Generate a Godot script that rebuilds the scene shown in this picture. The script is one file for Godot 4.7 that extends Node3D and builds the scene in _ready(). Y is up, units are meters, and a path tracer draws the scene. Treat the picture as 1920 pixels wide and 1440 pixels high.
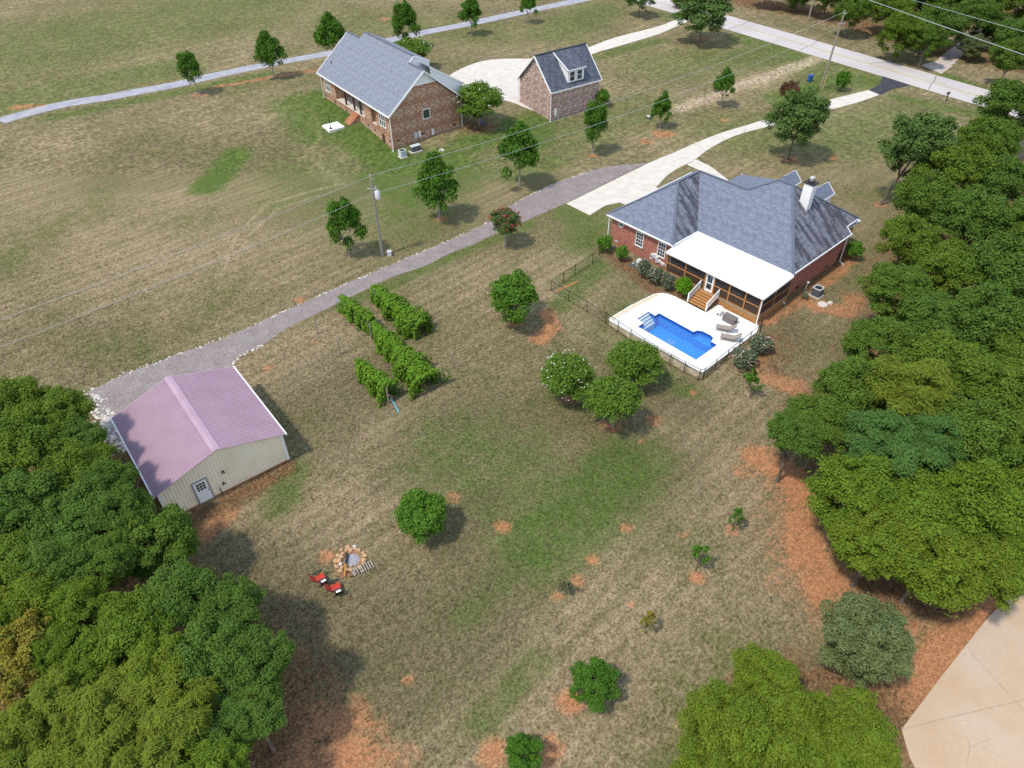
extends Node3D
# Aerial view of a country property: main house with pool, barn, neighbours' brick house, woods and lawn.
# World: y up, metres; the camera hovers 40 m above the lawn at x = z = 0 and looks towards -z.

const GAUSS := [
	[-18.87,-111.863,1.3,14],
	[-17.372,-89.441,-0.8,6],
	[11.168,-46.979,-1,6],
	[5.552,-100.383,-0.4,4.5]]
const TREES := [
	["maple","maple_tree","thin leaning young maple beside the grey path, leftmost of the row","tree","young maples along the grey path",-48.53,-114.31,6.73,2.04,0.21,-0.12],
	["maple","maple_tree","young maple beside the grey path, between the leaning one and the big brick house","tree","young maples along the grey path",-38.41,-120.59,7.06,2.49,0.14,0],
	["maple","maple_tree","bushy maple behind the left end of the big brick house roof","tree","young maples along the grey path",-29.2,-125.48,8.37,2.83,0.1,0],
	["maple","maple_tree","tall maple behind the middle of the big brick house ridge","tree","young maples along the grey path",-18.43,-135.76,8.25,2.52,0.08,0],
	["maple","maple_tree","slim maple on the verge just right of the big brick house","tree","young maples along the grey path",-6.96,-144.68,6.74,2.35,0.14,0],
	["maple","maple_tree","small maple at the top edge above the curved concrete drive","tree","young maples along the grey path",3.83,-152.34,5.67,1.9,0.14,0],
	["oak","shade_tree","shade tree at the top edge near the road, left of the big roadside tree","tree","",26.18,-156.16,5.95,3.49,0.15,0],
	["maple","maple_tree","maple left of the transformer pole beside the gravel driveway","tree","maples beside the gravel driveway",-17.18,-65.66,7.05,2,0.1,0],
	["maple","maple_tree","large full maple right of the transformer pole","tree","maples beside the gravel driveway",-8.15,-73.68,7.64,2.54,0.07,0],
	["maple","maple_tree","largest conical maple, in front of the small brick garage","tree","maples beside the gravel driveway",1.15,-81.63,7.91,2.73,0.06,0],
	["maple","maple_tree","maple with a bare pale trunk in front of the garage corner","tree","maples beside the gravel driveway",11.01,-91.12,7.35,1.93,0.14,0],
	["maple","maple_tree","small narrow maple right of the garage, on a red clay patch","tree","maples beside the gravel driveway",21.3,-99.35,5.04,1.52,0.1,0],
	["maple","maple_tree","small maple beside the pale stony swale","tree","maples beside the gravel driveway",31.71,-107.24,5.68,1.69,0.15,0],
	["crape","crape_myrtle","wide crape myrtle with white blooms between big brick house and garage","tree","",-4.27,-99.78,6.2,4.05,0.06,0],
	["crape","crape_myrtle","crape myrtle with white blooms behind the big brick house","tree","",-15.91,-123.37,5.12,3.64,0.06,0],
	["redcrape","crape_myrtle","dark crape myrtle with red flower tips beside the gravel driveway","tree","",-0.55,-67.66,4.32,1.87,0.3,0],
	["round","round_tree","dense round tree left of the black yard fence","tree","",0.3,-53.63,5.6,2.44,0.03,0],
	["crape","crape_myrtle","white flowered crape myrtle, leftmost of the three below the pool","tree","crape myrtles below the pool",4.52,-43.37,4.87,2.49,0.04,0],
	["crape0","crape_myrtle","green crape myrtle, lowest of the three below the pool","tree","crape myrtles below the pool",8,-40.26,5.48,2.34,0.04,0],
	["crape0","crape_myrtle","green crape myrtle touching the pool fence","tree","crape myrtles below the pool",10.38,-45.88,4.66,2.59,0.03,0],
	["round","round_tree","round green tree standing alone in the middle of the lawn","tree","",-6.03,-29.76,3.84,1.82,0.03,0],
	["oak","oak_tree","broad oak in front of the curved driveway","tree","",36.4,-88.78,8.93,4.16,0.14,0],
	["oak","oak_tree","leaning oak at the edge of the right hand wood","tree","",43.43,-76.17,11.11,4.09,0.22,0.18],
	["oak","oak_tree","large dark oak beside the road at the top","tree","",35.04,-138.94,8.5,5.52,0.1,0],
	["redbush","crape_myrtle","brown leaved crape myrtle behind the broad oak","tree","",41.55,-107.21,3.79,1.66,0.1,0],
	["bush","round_bush","round green bush beside the leaning utility pole","bush","",51.83,-113.46,3.16,1.24,0,0],
	["bush","garage_bush","dark bush against the right end of the garage","bush","",14.05,-107.74,2.61,1.03,0,0],
	["sap","sapling","dark upright sapling below the pool deck corner","sapling","",19.81,-43.45,3.32,0.96,0.02,0],
	["sap","sapling","sapling on a red clay patch in the right of the lawn","sapling","",11.96,-26.71,2.57,0.79,0.12,0],
	["sap","sapling","small sapling near the red dirt track","sapling","",14.97,-29.66,2.54,0.61,0.05,0],
	["sapdull","sapling","dull grey green sapling in the middle of the lower lawn","sapling","",3.27,-24.98,1.29,0.6,0,0],
	["sapyel","sapling","yellow leaved sapling in the lower lawn","sapling","",7.88,-22.15,2.43,0.57,0.1,0],
	["bushy","young_tree","bushy young tree at the bottom of the lawn","tree","",4.34,-18.4,2.72,1.41,0,0],
	["bushy","sapling","straggly sapling at the bottom edge of the lawn","sapling","",0.43,-14.79,2.23,1.13,0,0],
	["bush","house_bush","round bush at the left corner of the main house","bush","",9.95,-66.27,1.94,0.85,0,0],
	["bush","house_bush","small bush under the brick wall of the main house","bush","",11.61,-64.33,1.83,0.67,0,0],
	["greybush","grey_shrub","grey green shrub below the wall, nearest the pool pump","shrub","shrubs beside the porch",13.47,-61.31,2.16,0.75,0,0],
	["greybush","grey_shrub","grey green shrub with pale flowers, middle of three by the house wall","shrub","shrubs beside the porch",14.37,-60.07,1.94,0.8,0,0],
	["greybush","grey_shrub","grey green shrub beside the left porch post","shrub","shrubs beside the porch",15.5,-59.13,1.88,0.74,0,0],
	["ball","ball_shrub","clipped bright green ball shrub beside the porch steps","shrub","",16.82,-57.93,2.23,0.88,0.12,0],
	["bush","house_bush","dark bush at the far right corner of the main house","bush","",35.75,-64.2,2.12,0.88,0,0],
	["greybush","grey_shrub","grey green shrub with pale flowers outside the pool fence, lower one","shrub","shrubs outside the pool fence",20.17,-47.54,1.77,1.15,0,0],
	["greybush","grey_shrub","grey green shrub outside the pool fence, upper one","shrub","shrubs outside the pool fence",22.13,-49.26,1.75,1.03,0,0]]
const WOODS := [
	["wood","trees of the wood right of the main house","leafy tree in the upper right wood, twelfth nearest to the house chimney",63.72,-89.58,5.5,4.18],
	["wood","trees of the wood right of the main house","leafy tree in the upper right wood, eighth nearest to the house chimney",55.78,-80.56,5.5,3.74],
	["wood","trees of the wood right of the main house","leafy tree in the upper right wood, fourth nearest to the house chimney",48.01,-72.03,5.5,3.57],
	["wood","trees of the wood right of the main house","leafy tree in the upper right wood, ninth nearest to the house chimney",52.48,-70.66,5.5,3.64],
	["wood","trees of the wood right of the main house","leafy tree in the upper right wood, second nearest to the house chimney",41.96,-65.49,5.5,3.13],
	["wood","trees of the wood right of the main house","leafy tree in the upper right wood, sixth nearest to the house chimney",44.65,-62.16,5.5,3.64],
	["wood","trees of the wood right of the main house","leafy tree in the upper right wood, eleventh nearest to the house chimney",48.2,-60.02,5.5,3.36],
	["wood","trees of the wood right of the main house","leafy tree in the upper right wood, nearest to the house chimney",37.27,-58.25,5.5,2.59],
	["wood","trees of the wood right of the main house","leafy tree in the upper right wood, fifth nearest to the house chimney",38.39,-53.64,5.5,3.31],
	["wood","trees of the wood right of the main house","leafy tree in the upper right wood, tenth nearest to the house chimney",42.65,-52.28,5.5,3.63],
	["wood","trees of the wood right of the main house","leafy tree in the upper right wood, third nearest to the house chimney",32.64,-49.99,5.5,2.62],
	["wood","trees of the wood right of the main house","leafy tree in the upper right wood, seventh nearest to the house chimney",34.09,-46.18,5.5,2.93],
	["wood","trees of the wood right of the main house","leafy tree in the upper right wood, thirteenth nearest to the house chimney",37.62,-45.05,5.5,3.23],
	["wood","trees of the wood right of the main house","leafy tree in the upper right wood, fourteenth nearest to the house chimney",39.29,-42.65,5.5,2.88],
	["wood","trees of the wood right of the main house","leafy tree in the middle right wood, fourth nearest to the pool",28.74,-43.1,5,2.75],
	["wood","trees of the wood right of the main house","leafy tree in the middle right wood, fifth nearest to the pool",32.13,-40.49,5,3.21],
	["wood","trees of the wood right of the main house","leafy tree in the middle right wood, seventh nearest to the pool",35.43,-38.35,5,3.12],
	["wood","trees of the wood right of the main house","leafy tree in the middle right wood, third nearest to the pool",24.87,-38.2,5,2.8],
	["wood","trees of the wood right of the main house","leafy tree in the middle right wood, second nearest to the pool",21.73,-35.21,5,2.45],
	["fern","trees of the wood right of the main house","feathery yellow green tree in the middle of the right hand wood",27.68,-36.51,6,2.99],
	["wood","trees of the wood right of the main house","leafy tree in the middle right wood, sixth nearest to the pool",31.25,-33.03,5,3.16],
	["wood","trees of the wood right of the main house","leafy tree in the middle right wood, eighth nearest to the pool",33.76,-32.02,5,2.69],
	["wood","trees of the wood right of the main house","leafy tree in the middle right wood, nearest to the pool",19.34,-34.09,5,2.05],
	["blue","trees of the wood right of the main house","blue green feathery mimosa in the right hand wood",24.78,-32.14,5,2.98],
	["blue","trees of the wood right of the main house","taller blue green feathery tree in the right hand wood",27.63,-32.6,5.5,2.34],
	["light","trees of the wood right of the main house","bright green tree in the lower right wood, nearest to the red dirt track",21.81,-28.96,4.5,2.71],
	["light","trees of the wood right of the main house","bright green tree in the lower right wood, third nearest to the red dirt track",24.9,-27.85,4.5,3.16],
	["light","trees of the wood right of the main house","bright green tree in the lower right wood, fifth nearest to the red dirt track",28.88,-27.81,4.5,3.16],
	["light","trees of the wood right of the main house","bright green tree in the lower right wood, eighth nearest to the red dirt track",31.58,-27.57,4.5,2.65],
	["light","trees of the wood right of the main house","bright green tree in the lower right wood, second nearest to the red dirt track",21.58,-25.29,4.5,2.49],
	["light","trees of the wood right of the main house","bright green tree in the lower right wood, fourth nearest to the red dirt track",24.25,-24.13,4.5,2.65],
	["light","trees of the wood right of the main house","bright green tree in the lower right wood, sixth nearest to the red dirt track",27.39,-23.55,4.5,2.22],
	["light","trees of the wood right of the main house","bright green tree in the lower right wood, seventh nearest to the red dirt track",29.41,-24.45,4.5,1.88],
	["olive","single trees by the concrete pad","grey green tree standing alone on red clay beside the concrete pad",19.57,-20.04,2.6,2.57],
	["light","trees at the bottom right edge","bright green tree in the bottom clump, fifth nearest to the concrete pad corner",13.19,-17.57,3.4,1.74],
	["light","trees at the bottom right edge","bright green tree in the bottom clump, seventh nearest to the concrete pad corner",10.49,-15,3.4,2.13],
	["light","trees at the bottom right edge","bright green tree in the bottom clump, fourth nearest to the concrete pad corner",13.84,-15.49,3.4,2.37],
	["light","trees at the bottom right edge","bright green tree in the bottom clump, second nearest to the concrete pad corner",16.51,-14.69,3.4,2.22],
	["light","trees at the bottom right edge","bright green tree in the bottom clump, sixth nearest to the concrete pad corner",11.82,-13,3.4,2.35],
	["light","trees at the bottom right edge","bright green tree in the bottom clump, third nearest to the concrete pad corner",15.05,-12.74,3.4,2.33],
	["light","trees at the bottom right edge","bright green tree in the bottom clump, eighth nearest to the concrete pad corner",9.27,-13.02,3.4,1.63],
	["light","trees at the bottom right edge","bright green tree in the bottom clump, nearest to the concrete pad corner",17.25,-13.19,3.4,1.44],
	["wood","trees of the left hand wood","leafy tree in the wood left of the barn, eleventh nearest to the barn door",-35.1,-36.26,5.5,2.7],
	["wood","trees of the left hand wood","leafy tree in the wood left of the barn, eighth nearest to the barn door",-31.7,-35.41,5.5,2.45],
	["wood","trees of the left hand wood","leafy tree in the wood left of the barn, sixth nearest to the barn door",-29.33,-33.44,5.5,1.8],
	["wood","trees of the left hand wood","leafy tree in the wood left of the barn, ninth nearest to the barn door",-31.86,-31.69,5.5,2.94],
	["wood","trees of the left hand wood","leafy tree in the wood left of the barn, fifth nearest to the barn door",-28.45,-30.72,5.5,2.62],
	["wood","trees of the left hand wood","leafy tree in the wood left of the barn, second nearest to the barn door",-25.59,-29.66,5.5,1.62],
	["wood","trees of the left hand wood","leafy tree in the wood left of the barn, tenth nearest to the barn door",-30.08,-27.51,5.5,2.74],
	["wood","trees of the left hand wood","leafy tree in the wood left of the barn, fourth nearest to the barn door",-26.61,-27.06,5.5,2.59],
	["wood","trees of the left hand wood","leafy tree in the wood left of the barn, nearest to the barn door",-23.88,-27.11,5.5,1.81],
	["wood","trees of the left hand wood","leafy tree in the wood left of the barn, twelfth nearest to the barn door",-28.73,-23.68,5.5,2.32],
	["wood","trees of the left hand wood","leafy tree in the wood left of the barn, seventh nearest to the barn door",-25.67,-23.64,5.5,2.25],
	["wood","trees of the left hand wood","dense rounded tree just below the barn corner",-21.86,-25.95,4,2.47],
	["wood","trees of the left hand wood","leafy tree in the wood left of the barn, third nearest to the barn door",-23.37,-23.97,5.5,2.02],
	["wood","trees of the left hand wood","tree at the lawn edge of the left wood, fourth nearest to the red camp chairs",-18.39,-21.48,5,2.18],
	["wood","trees of the left hand wood","tree at the lawn edge of the left wood, nearest to the red camp chairs",-15.54,-20.8,5,2.15],
	["wood","trees of the left hand wood","tree at the lawn edge of the left wood, second nearest to the red camp chairs",-13.36,-18.04,5,1.82],
	["wood","trees of the left hand wood","tree at the lawn edge of the left wood, third nearest to the red camp chairs",-15.57,-18.06,5,2.32],
	["wood","trees of the left hand wood","tree at the lawn edge of the left wood, fifth nearest to the red camp chairs",-12.97,-15.57,5,1.62],
	["wood","trees of the left hand wood","tree at the lawn edge of the left wood, sixth nearest to the red camp chairs",-14.03,-14.27,4.5,1.59],
	["light","trees of the left hand wood","yellow green tree in the lower left wood, nearest to the barn door",-20.24,-19.17,5.5,2.29],
	["light","trees of the left hand wood","yellow green tree in the lower left wood, second nearest to the barn door",-23.39,-20.59,5.5,1.78],
	["light","trees of the left hand wood","yellow green tree in the lower left wood, third nearest to the barn door",-17.87,-17.27,5.5,1.93],
	["yellow","trees of the left hand wood","yellowing thin tree in the lower left wood",-25.07,-18.77,5.5,1.88],
	["yellow","trees of the left hand wood","yellowing thin tree at the left edge of the lower left wood",-24.74,-16.51,5.5,1.75],
	["light","trees of the left hand wood","yellow green tree in the lower left wood, sixth nearest to the barn door",-22.06,-17.03,5.5,1.66],
	["light","trees of the left hand wood","yellow green tree in the lower left wood, fourth nearest to the barn door",-26.02,-21.26,5.5,1.8],
	["light","trees of the left hand wood","yellow green tree in the lower left wood, ninth nearest to the barn door",-27.12,-20.31,5.5,1.71],
	["light","trees of the left hand wood","yellow green tree in the lower left wood, fifth nearest to the barn door",-23.88,-18.32,5.5,1.51],
	["fern","trees of the left hand wood","yellow green tree in the lower left wood, eighth nearest to the barn door",-19,-15.41,5.5,2.17],
	["fern","trees of the left hand wood","yellow green tree in the lower left wood, tenth nearest to the barn door",-21.87,-14.93,5.5,2.04],
	["fern","trees of the left hand wood","yellow green tree in the lower left wood, seventh nearest to the barn door",-16.23,-14.87,5.5,1.99],
	["fern","trees of the left hand wood","yellow green tree in the lower left wood, fourteenth nearest to the barn door",-23.54,-13.72,5.5,1.89],
	["fern","trees of the left hand wood","yellow green tree in the lower left wood, thirteenth nearest to the barn door",-19.14,-12.75,5.5,2.04],
	["fern","trees of the left hand wood","yellow green tree in the lower left wood, eleventh nearest to the barn door",-16.13,-12.5,5.5,2.03],
	["fern","trees of the left hand wood","yellow green tree in the lower left wood, fifteenth nearest to the barn door",-21.5,-12.1,5.5,1.87],
	["light","trees of the left hand wood","yellow green tree in the lower left wood, twelfth nearest to the barn door",-13.64,-12.25,5.5,1.68],
	["wood","trees across the road","tree in the wood across the road, nearest to the leaning utility pole",62.74,-141.44,4.5,3.3],
	["wood","trees across the road","tree in the wood across the road, fourth nearest to the leaning utility pole",65.68,-127.51,4.5,3.75],
	["wood","trees across the road","tree in the wood across the road, twelfth nearest to the leaning utility pole",73.69,-130.97,4.5,4.74],
	["wood","trees across the road","tree in the wood across the road, tenth nearest to the leaning utility pole",75.96,-144.63,4.5,4.74],
	["wood","trees across the road","tree in the wood across the road, sixteenth nearest to the leaning utility pole",81.35,-133.95,4.5,4.08],
	["wood","trees across the road","tree in the wood across the road, nineteenth nearest to the leaning utility pole",83.29,-124.57,4.5,3.85],
	["wood","trees across the road","tree in the wood across the road, seventeenth nearest to the leaning utility pole",93.25,-151.77,4.5,5.35],
	["wood","trees across the road","tree in the wood across the road, seventh nearest to the leaning utility pole",72.54,-156.69,4.5,4.86],
	["wood","trees across the road","tree in the wood across the road, thirteenth nearest to the leaning utility pole",89.05,-160.39,4.5,5.38],
	["wood","trees across the road","tree in the wood across the road, twentieth nearest to the leaning utility pole",96.69,-147.68,4.5,4.62],
	["wood","trees across the road","tree in the wood across the road, second nearest to the leaning utility pole",62.55,-153.72,4.5,3.74],
	["wood","trees across the road","tree in the wood across the road, third nearest to the leaning utility pole",58.58,-159.37,4.5,4.28],
	["olive","trees across the road","small grey green tree beside the drive across the road",78.5,-127.37,2.5,2.52],
	["wood","trees across the road","tree in the wood across the road, eighteenth nearest to the leaning utility pole",76.73,-113.87,4.5,2.94],
	["wood","trees across the road","tree in the wood across the road, eighth nearest to the leaning utility pole",52.82,-161.8,4.5,3.9],
	["wood","trees across the road","tree in the wood across the road, fourteenth nearest to the leaning utility pole",46.36,-176.46,4.5,4.67],
	["wood","trees across the road","low bush at the far roadside at the top edge",36.21,-163.08,1.2,2.22],
	["wood","trees across the road","tree in the wood across the road, twenty first nearest to the leaning utility pole",89.68,-127.35,4.5,4.46],
	["wood","trees across the road","tree in the wood across the road, twenty second nearest to the leaning utility pole",83.95,-113.66,4.5,3.58],
	["olive","trees across the road","thin grey green tree behind the drive across the road",85.25,-133,3,2.79],
	["wood","trees across the road","tree in the wood across the road, fifth nearest to the leaning utility pole",70.16,-142.99,4.5,3.92],
	["wood","trees across the road","tree in the wood across the road, ninth nearest to the leaning utility pole",68.4,-123.59,4.5,2.61],
	["wood","trees across the road","tree in the wood across the road, fifteenth nearest to the leaning utility pole",89.17,-153.96,4.5,4.58],
	["wood","trees across the road","tree in the wood across the road, sixth nearest to the leaning utility pole",70.49,-165.67,4.5,4.43],
	["wood","trees across the road","tree in the wood across the road, eleventh nearest to the leaning utility pole",83.43,-167.5,4.5,5.14]]
const STROKES := [
	["g",0.75,4,[8.8,-36.1,5.3,-32.4,1.7,-29]],
	["g",0.45,6,[-4.1,-37.2,-0.5,-35.5,1.5,-32.9]],
	["g",0.6,1.6,[-16.5,-35.7,-16.8,-32.6]],
	["g",0.55,1.2,[2,-72.4,-6.7,-65.2,-12.7,-59.7,-16.5,-57]],
	["g",1,2.6,[-36.6,-91.8,-36.9,-85.3,-37.6,-82.4]],
	["g",0.95,5,[-28.1,-110.5,-23.1,-99.7,-18.6,-94.5,-13.6,-88.1,-8.2,-89.8]],
	["g",0.7,5,[-31.9,-109,-26.6,-98.2]],
	["g",0.8,4,[-5.5,-94,0.3,-99.7,4.3,-103.1,3.3,-95.3]],
	["g",0.7,4,[-17.5,-86,-12,-79,-5.3,-87.7]],
	["g",0.55,4,[-3.8,-86.1,-13.5,-75.2]],
	["g",0.55,2,[-67.9,-105.9,-55,-114.3,-40.5,-123.6]],
	["g",0.6,3,[7,-75,9.3,-72.5,7.7,-68.2]],
	["g",0.6,2,[6.6,-60.5,9,-63.4]],
	["g",0.6,1.6,[5,-56.9,6.2,-58.8]],
	["g",0.7,5,[43,-110.5,52.3,-118.6,57.9,-118.4]],
	["g",0.6,4,[43.4,-142,50.5,-129.4]],
	["g",0.6,2.4,[60,-110,69.2,-103.2]],
	["g",0.7,2.2,[71.5,-119.8,76.7,-108.5]],
	["g",0.4,9,[44.3,-95.3,55.3,-96.9]],
	["g",0.45,7,[34.9,-129.8,44.4,-131]],
	["g",0.4,26,[-92.1,-136.5,-78.1,-149.2,-60.3,-166]],
	["g",0.45,9,[-77.4,-113.6,-59.1,-125.5]],
	["g",0.45,8,[18.4,-161.2,8.8,-146.4]],
	["g",0.5,1.4,[15.4,-44.6,13.5,-46.5]],
	["g",0.4,1.3,[-3.1,-23.6,-0.1,-27.1,1.4,-29.2]],
	["g",0.4,1.2,[-1.9,-17.1,1.1,-20.5]],
	["g",0.6,2,[13.6,-130.3,28.3,-140.8]],
	["g",0.45,3,[0.2,-84.5,5.9,-89.2]],
	["g",0.3,4,[-27.8,-78.1,-24.2,-85.5]],
	["g",0.35,3,[8.7,-80.1,11.9,-74.7]],
	["g",0.35,2.5,[13.7,-50.9,11.3,-55.4]],
	["g",0.4,10,[27,-127.2,43.5,-131,57.6,-123.6]],
	["g",0.38,9,[31.7,-97.4,45,-97.1,57.7,-102.6]],
	["g",0.35,7,[-5.4,-90.8,6.9,-94.5,19.7,-107.7]],
	["g",0.35,10,[-24.2,-85.5,-12.2,-75.2]],
	["g",0.3,12,[-32.5,-155,-5.5,-146.8]],
	["c",0.95,2.1,[18.6,-36.6,20.7,-34.5,20.2,-30.8,19.4,-27.3]],
	["c",0.9,3,[19.8,-27.3,20.2,-24.9,22.3,-23.4]],
	["c",0.7,4,[21,-23.4,25.1,-23.7]],
	["c",1,3.4,[29.2,-23.3,24.9,-19.6,21.3,-16.9]],
	["c",0.95,4.6,[-13.5,-15,-11.7,-15.9,-10.2,-15.5]],
	["c",0.6,2.6,[-8.2,-15.3,-6.4,-14.6]],
	["c",0.7,1.2,[17.1,-35.3,20.4,-35.8]],
	["c",0.6,3,[20.6,-35.3,18.5,-29.4,18.3,-25.3]],
	["c",0.9,1.4,[-21.4,-30.1,-20.3,-31.7]],
	["c",0.9,1.3,[3.4,-55.4,3.9,-53.5,2.5,-51.5]],
	["c",0.85,1,[0.3,-53.8,0.5,-53.8]],
	["c",0.85,1.1,[4.7,-43.7,4.8,-43.7]],
	["c",0.85,1.2,[7.9,-40.5,8.1,-40.5]],
	["c",0.85,1,[11.3,-41.2,11.5,-41.2]],
	["c",0.85,1,[-8,-73.8,-7.9,-73.8]],
	["c",0.85,1,[11,-90.6,11.2,-90.6]],
	["c",0.85,2.2,[21.2,-97.6,21.5,-97.6]],
	["c",0.85,1.4,[18.6,-95,18.8,-95]],
	["c",0.85,1.5,[36.4,-88.9,36.7,-88.9]],
	["c",0.85,1.2,[43.5,-76.3,43.7,-76.3]],
	["c",0.85,1.3,[-48.7,-114.1,-48.5,-114.1]],
	["c",0.85,1.4,[35.9,-141.5,36.2,-141.5]],
	["c",0.85,0.8,[11.8,-26.1,11.9,-26.1]],
	["c",0.85,0.7,[15,-29.9,15.1,-29.9]],
	["c",0.85,0.7,[7.7,-30.2,7.8,-30.2]],
	["c",0.85,0.7,[5.2,-27.6,5.3,-27.6]],
	["c",0.85,0.8,[4.1,-26,4.2,-26]],
	["c",0.85,1.2,[3,-18.2,3.1,-18.2]],
	["c",0.85,1.3,[-1.3,-15.4,-1.2,-15.4]],
	["c",0.85,0.6,[15.4,-44.6,15.5,-44.6]],
	["c",0.85,0.9,[-0.8,-30.3,-0.7,-30.3]],
	["c",0.85,0.8,[-20.9,-57.8,-20.7,-57.8]],
	["c",0.85,0.4,[10,-38.7,10.1,-38.7]],
	["c",0.85,0.8,[42.3,-89.3,42.5,-89.3]],
	["c",0.85,1,[30.9,-102.3,31.1,-102.3]],
	["c",0.85,0.6,[2.6,-24.9,2.7,-24.9]],
	["c",0.85,0.5,[11.6,-29.5,11.7,-29.5]],
	["c",0.85,0.8,[-4.3,-33,-4.2,-33]],
	["c",0.85,0.6,[-6.3,-19.6,-6.2,-19.6]],
	["c",0.85,1.2,[24.4,-44.8,24.5,-44.8]],
	["c",0.85,0.7,[-7.8,-16.9,-7.7,-16.9]],
	["c",0.85,0.4,[7.2,-24.3,7.3,-24.3]],
	["c",0.85,1.6,[-11.1,-27.6,-11,-27.6]],
	["c",0.85,0.9,[-12.6,-28.1,-12.5,-28.1]],
	["c",0.85,0.8,[-21.4,-47.5,-21.3,-47.5]],
	["c",0.85,0.5,[-18,-51.2,-17.8,-51.2]],
	["c",0.85,1.5,[-25.2,-156.7,-24.9,-156.7]],
	["c",0.85,0.8,[32.5,-99.3,32.7,-99.3]],
	["c",0.85,1.2,[1.8,-15.6,1.9,-15.6]],
	["c",0.85,1.4,[23.3,-50.7,21.3,-47.1]],
	["c",0.9,1.6,[22,-46,24,-44.4]],
	["c",0.85,1.3,[23.5,-53.5,28.1,-57,34.3,-62.9,36.9,-66]],
	["c",0.85,1.8,[29.4,-56.1,31.8,-55.1,33.6,-57.1]],
	["c",0.8,1.6,[-75.6,-110.2,-70.8,-110.3]],
	["c",0.75,1.3,[-47.6,-117.6,-39.9,-121.1,-32.5,-124.2]],
	["c",0.5,1,[-61.1,-119.1,-55,-121.4]],
	["c",0.6,0.8,[16.6,-133.2,9.7,-127.4]],
	["b",1,11,[50.9,-167.6,64.4,-156.8,70.6,-145.2,77.8,-134.5]],
	["b",1,24,[66.8,-182,86.8,-171.7,98.9,-150.7]],
	["b",0.8,5,[82.1,-137.5,87.8,-128.3]],
	["b",0.8,1.3,[10.9,-65.2,12.7,-62.1,14.6,-58.7,17.8,-57.4]],
	["b",0.8,2.6,[-4.9,-99,-3.4,-99.9]],
	["b",0.85,1.4,[-23.3,-30.1,-20.7,-32.4,-17.3,-36.1]],
	["b",1,20,[61.4,-80.5,45.4,-60.7,35.9,-42.6]],
	["b",1,16,[28.6,-39.6,29.6,-34.1,34.6,-34]],
	["b",1,9,[15.2,-17.2,18.9,-17.5,15,-14.7]],
	["b",0.9,4,[22.8,-24.5,26.8,-24.4]],
	["b",1,16,[-38.6,-37.6,-32.1,-32.3,-28,-25.8]],
	["b",1,17,[-29.2,-22.1,-22.4,-20.4,-16.7,-17.2,-21.6,-14.8]],
	["b",0.7,4,[-23.5,-27.8,-18.3,-24.5,-14.2,-18.7]],
	["b",0.7,3,[80.4,-129.9,84.9,-122.8]],
	["b",0.6,2.2,[24.2,-50.6,22.7,-47]],
	["b",0.5,1.2,[36,-66,26.7,-55.9]],
	["s",0.9,2,[24.7,-106.3,30.9,-111.2,37.7,-117.2]],
	["s",0.95,2.6,[37.7,-117.2,45,-122.6,53.2,-129.3]],
	["s",0.6,2,[-25.7,-89.9,-21.1,-83.4]],
	["s",0.5,2,[6.1,-54.5,9.9,-51.7]],
	["s",0.5,4,[-29.4,-47.6,-22,-53.7]],
	["s",0.45,5,[-22.1,-46.8,-15.5,-51.1]],
	["s",0.45,6,[11,-23.1,8.3,-18.5,3.2,-14.8]],
	["s",0.4,8,[14.8,-34.3,14.4,-26.1]],
	["s",0.35,14,[-52.3,-76,-30.7,-66.1]],
	["s",0.35,10,[-13,-36.7,-8.5,-40.1]],
	["s",0.6,1.5,[3.3,-59.1,7.3,-56.9]],
	["s",0.75,0.5,[-21.1,-83.4,-29,-77.8,-30.6,-70,-29.7,-62]],
	["s",0.7,0.5,[-22,-81,-27.4,-76.5,-29.3,-70,-28.8,-63.5]],
	["s",0.5,0.6,[-53.6,-80,-40.7,-80.4]],
	["s",0.65,0.5,[-27.8,-89.7,-26.1,-95.9,-28.5,-104.5]],
	["s",0.5,1.2,[2.6,-56,6.5,-53]],
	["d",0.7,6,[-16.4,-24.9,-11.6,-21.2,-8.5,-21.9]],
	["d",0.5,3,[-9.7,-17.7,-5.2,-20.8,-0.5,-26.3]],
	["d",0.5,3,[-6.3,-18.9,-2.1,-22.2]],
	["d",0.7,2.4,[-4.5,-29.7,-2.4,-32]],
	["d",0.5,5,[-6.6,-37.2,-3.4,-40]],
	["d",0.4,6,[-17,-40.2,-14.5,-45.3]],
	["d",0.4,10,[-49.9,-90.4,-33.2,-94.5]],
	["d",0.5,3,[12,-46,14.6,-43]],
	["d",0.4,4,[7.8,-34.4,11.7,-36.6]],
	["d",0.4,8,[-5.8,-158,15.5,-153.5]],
	["d",0.5,2.5,[25.1,-57.3,25.2,-50.6]]]
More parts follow.
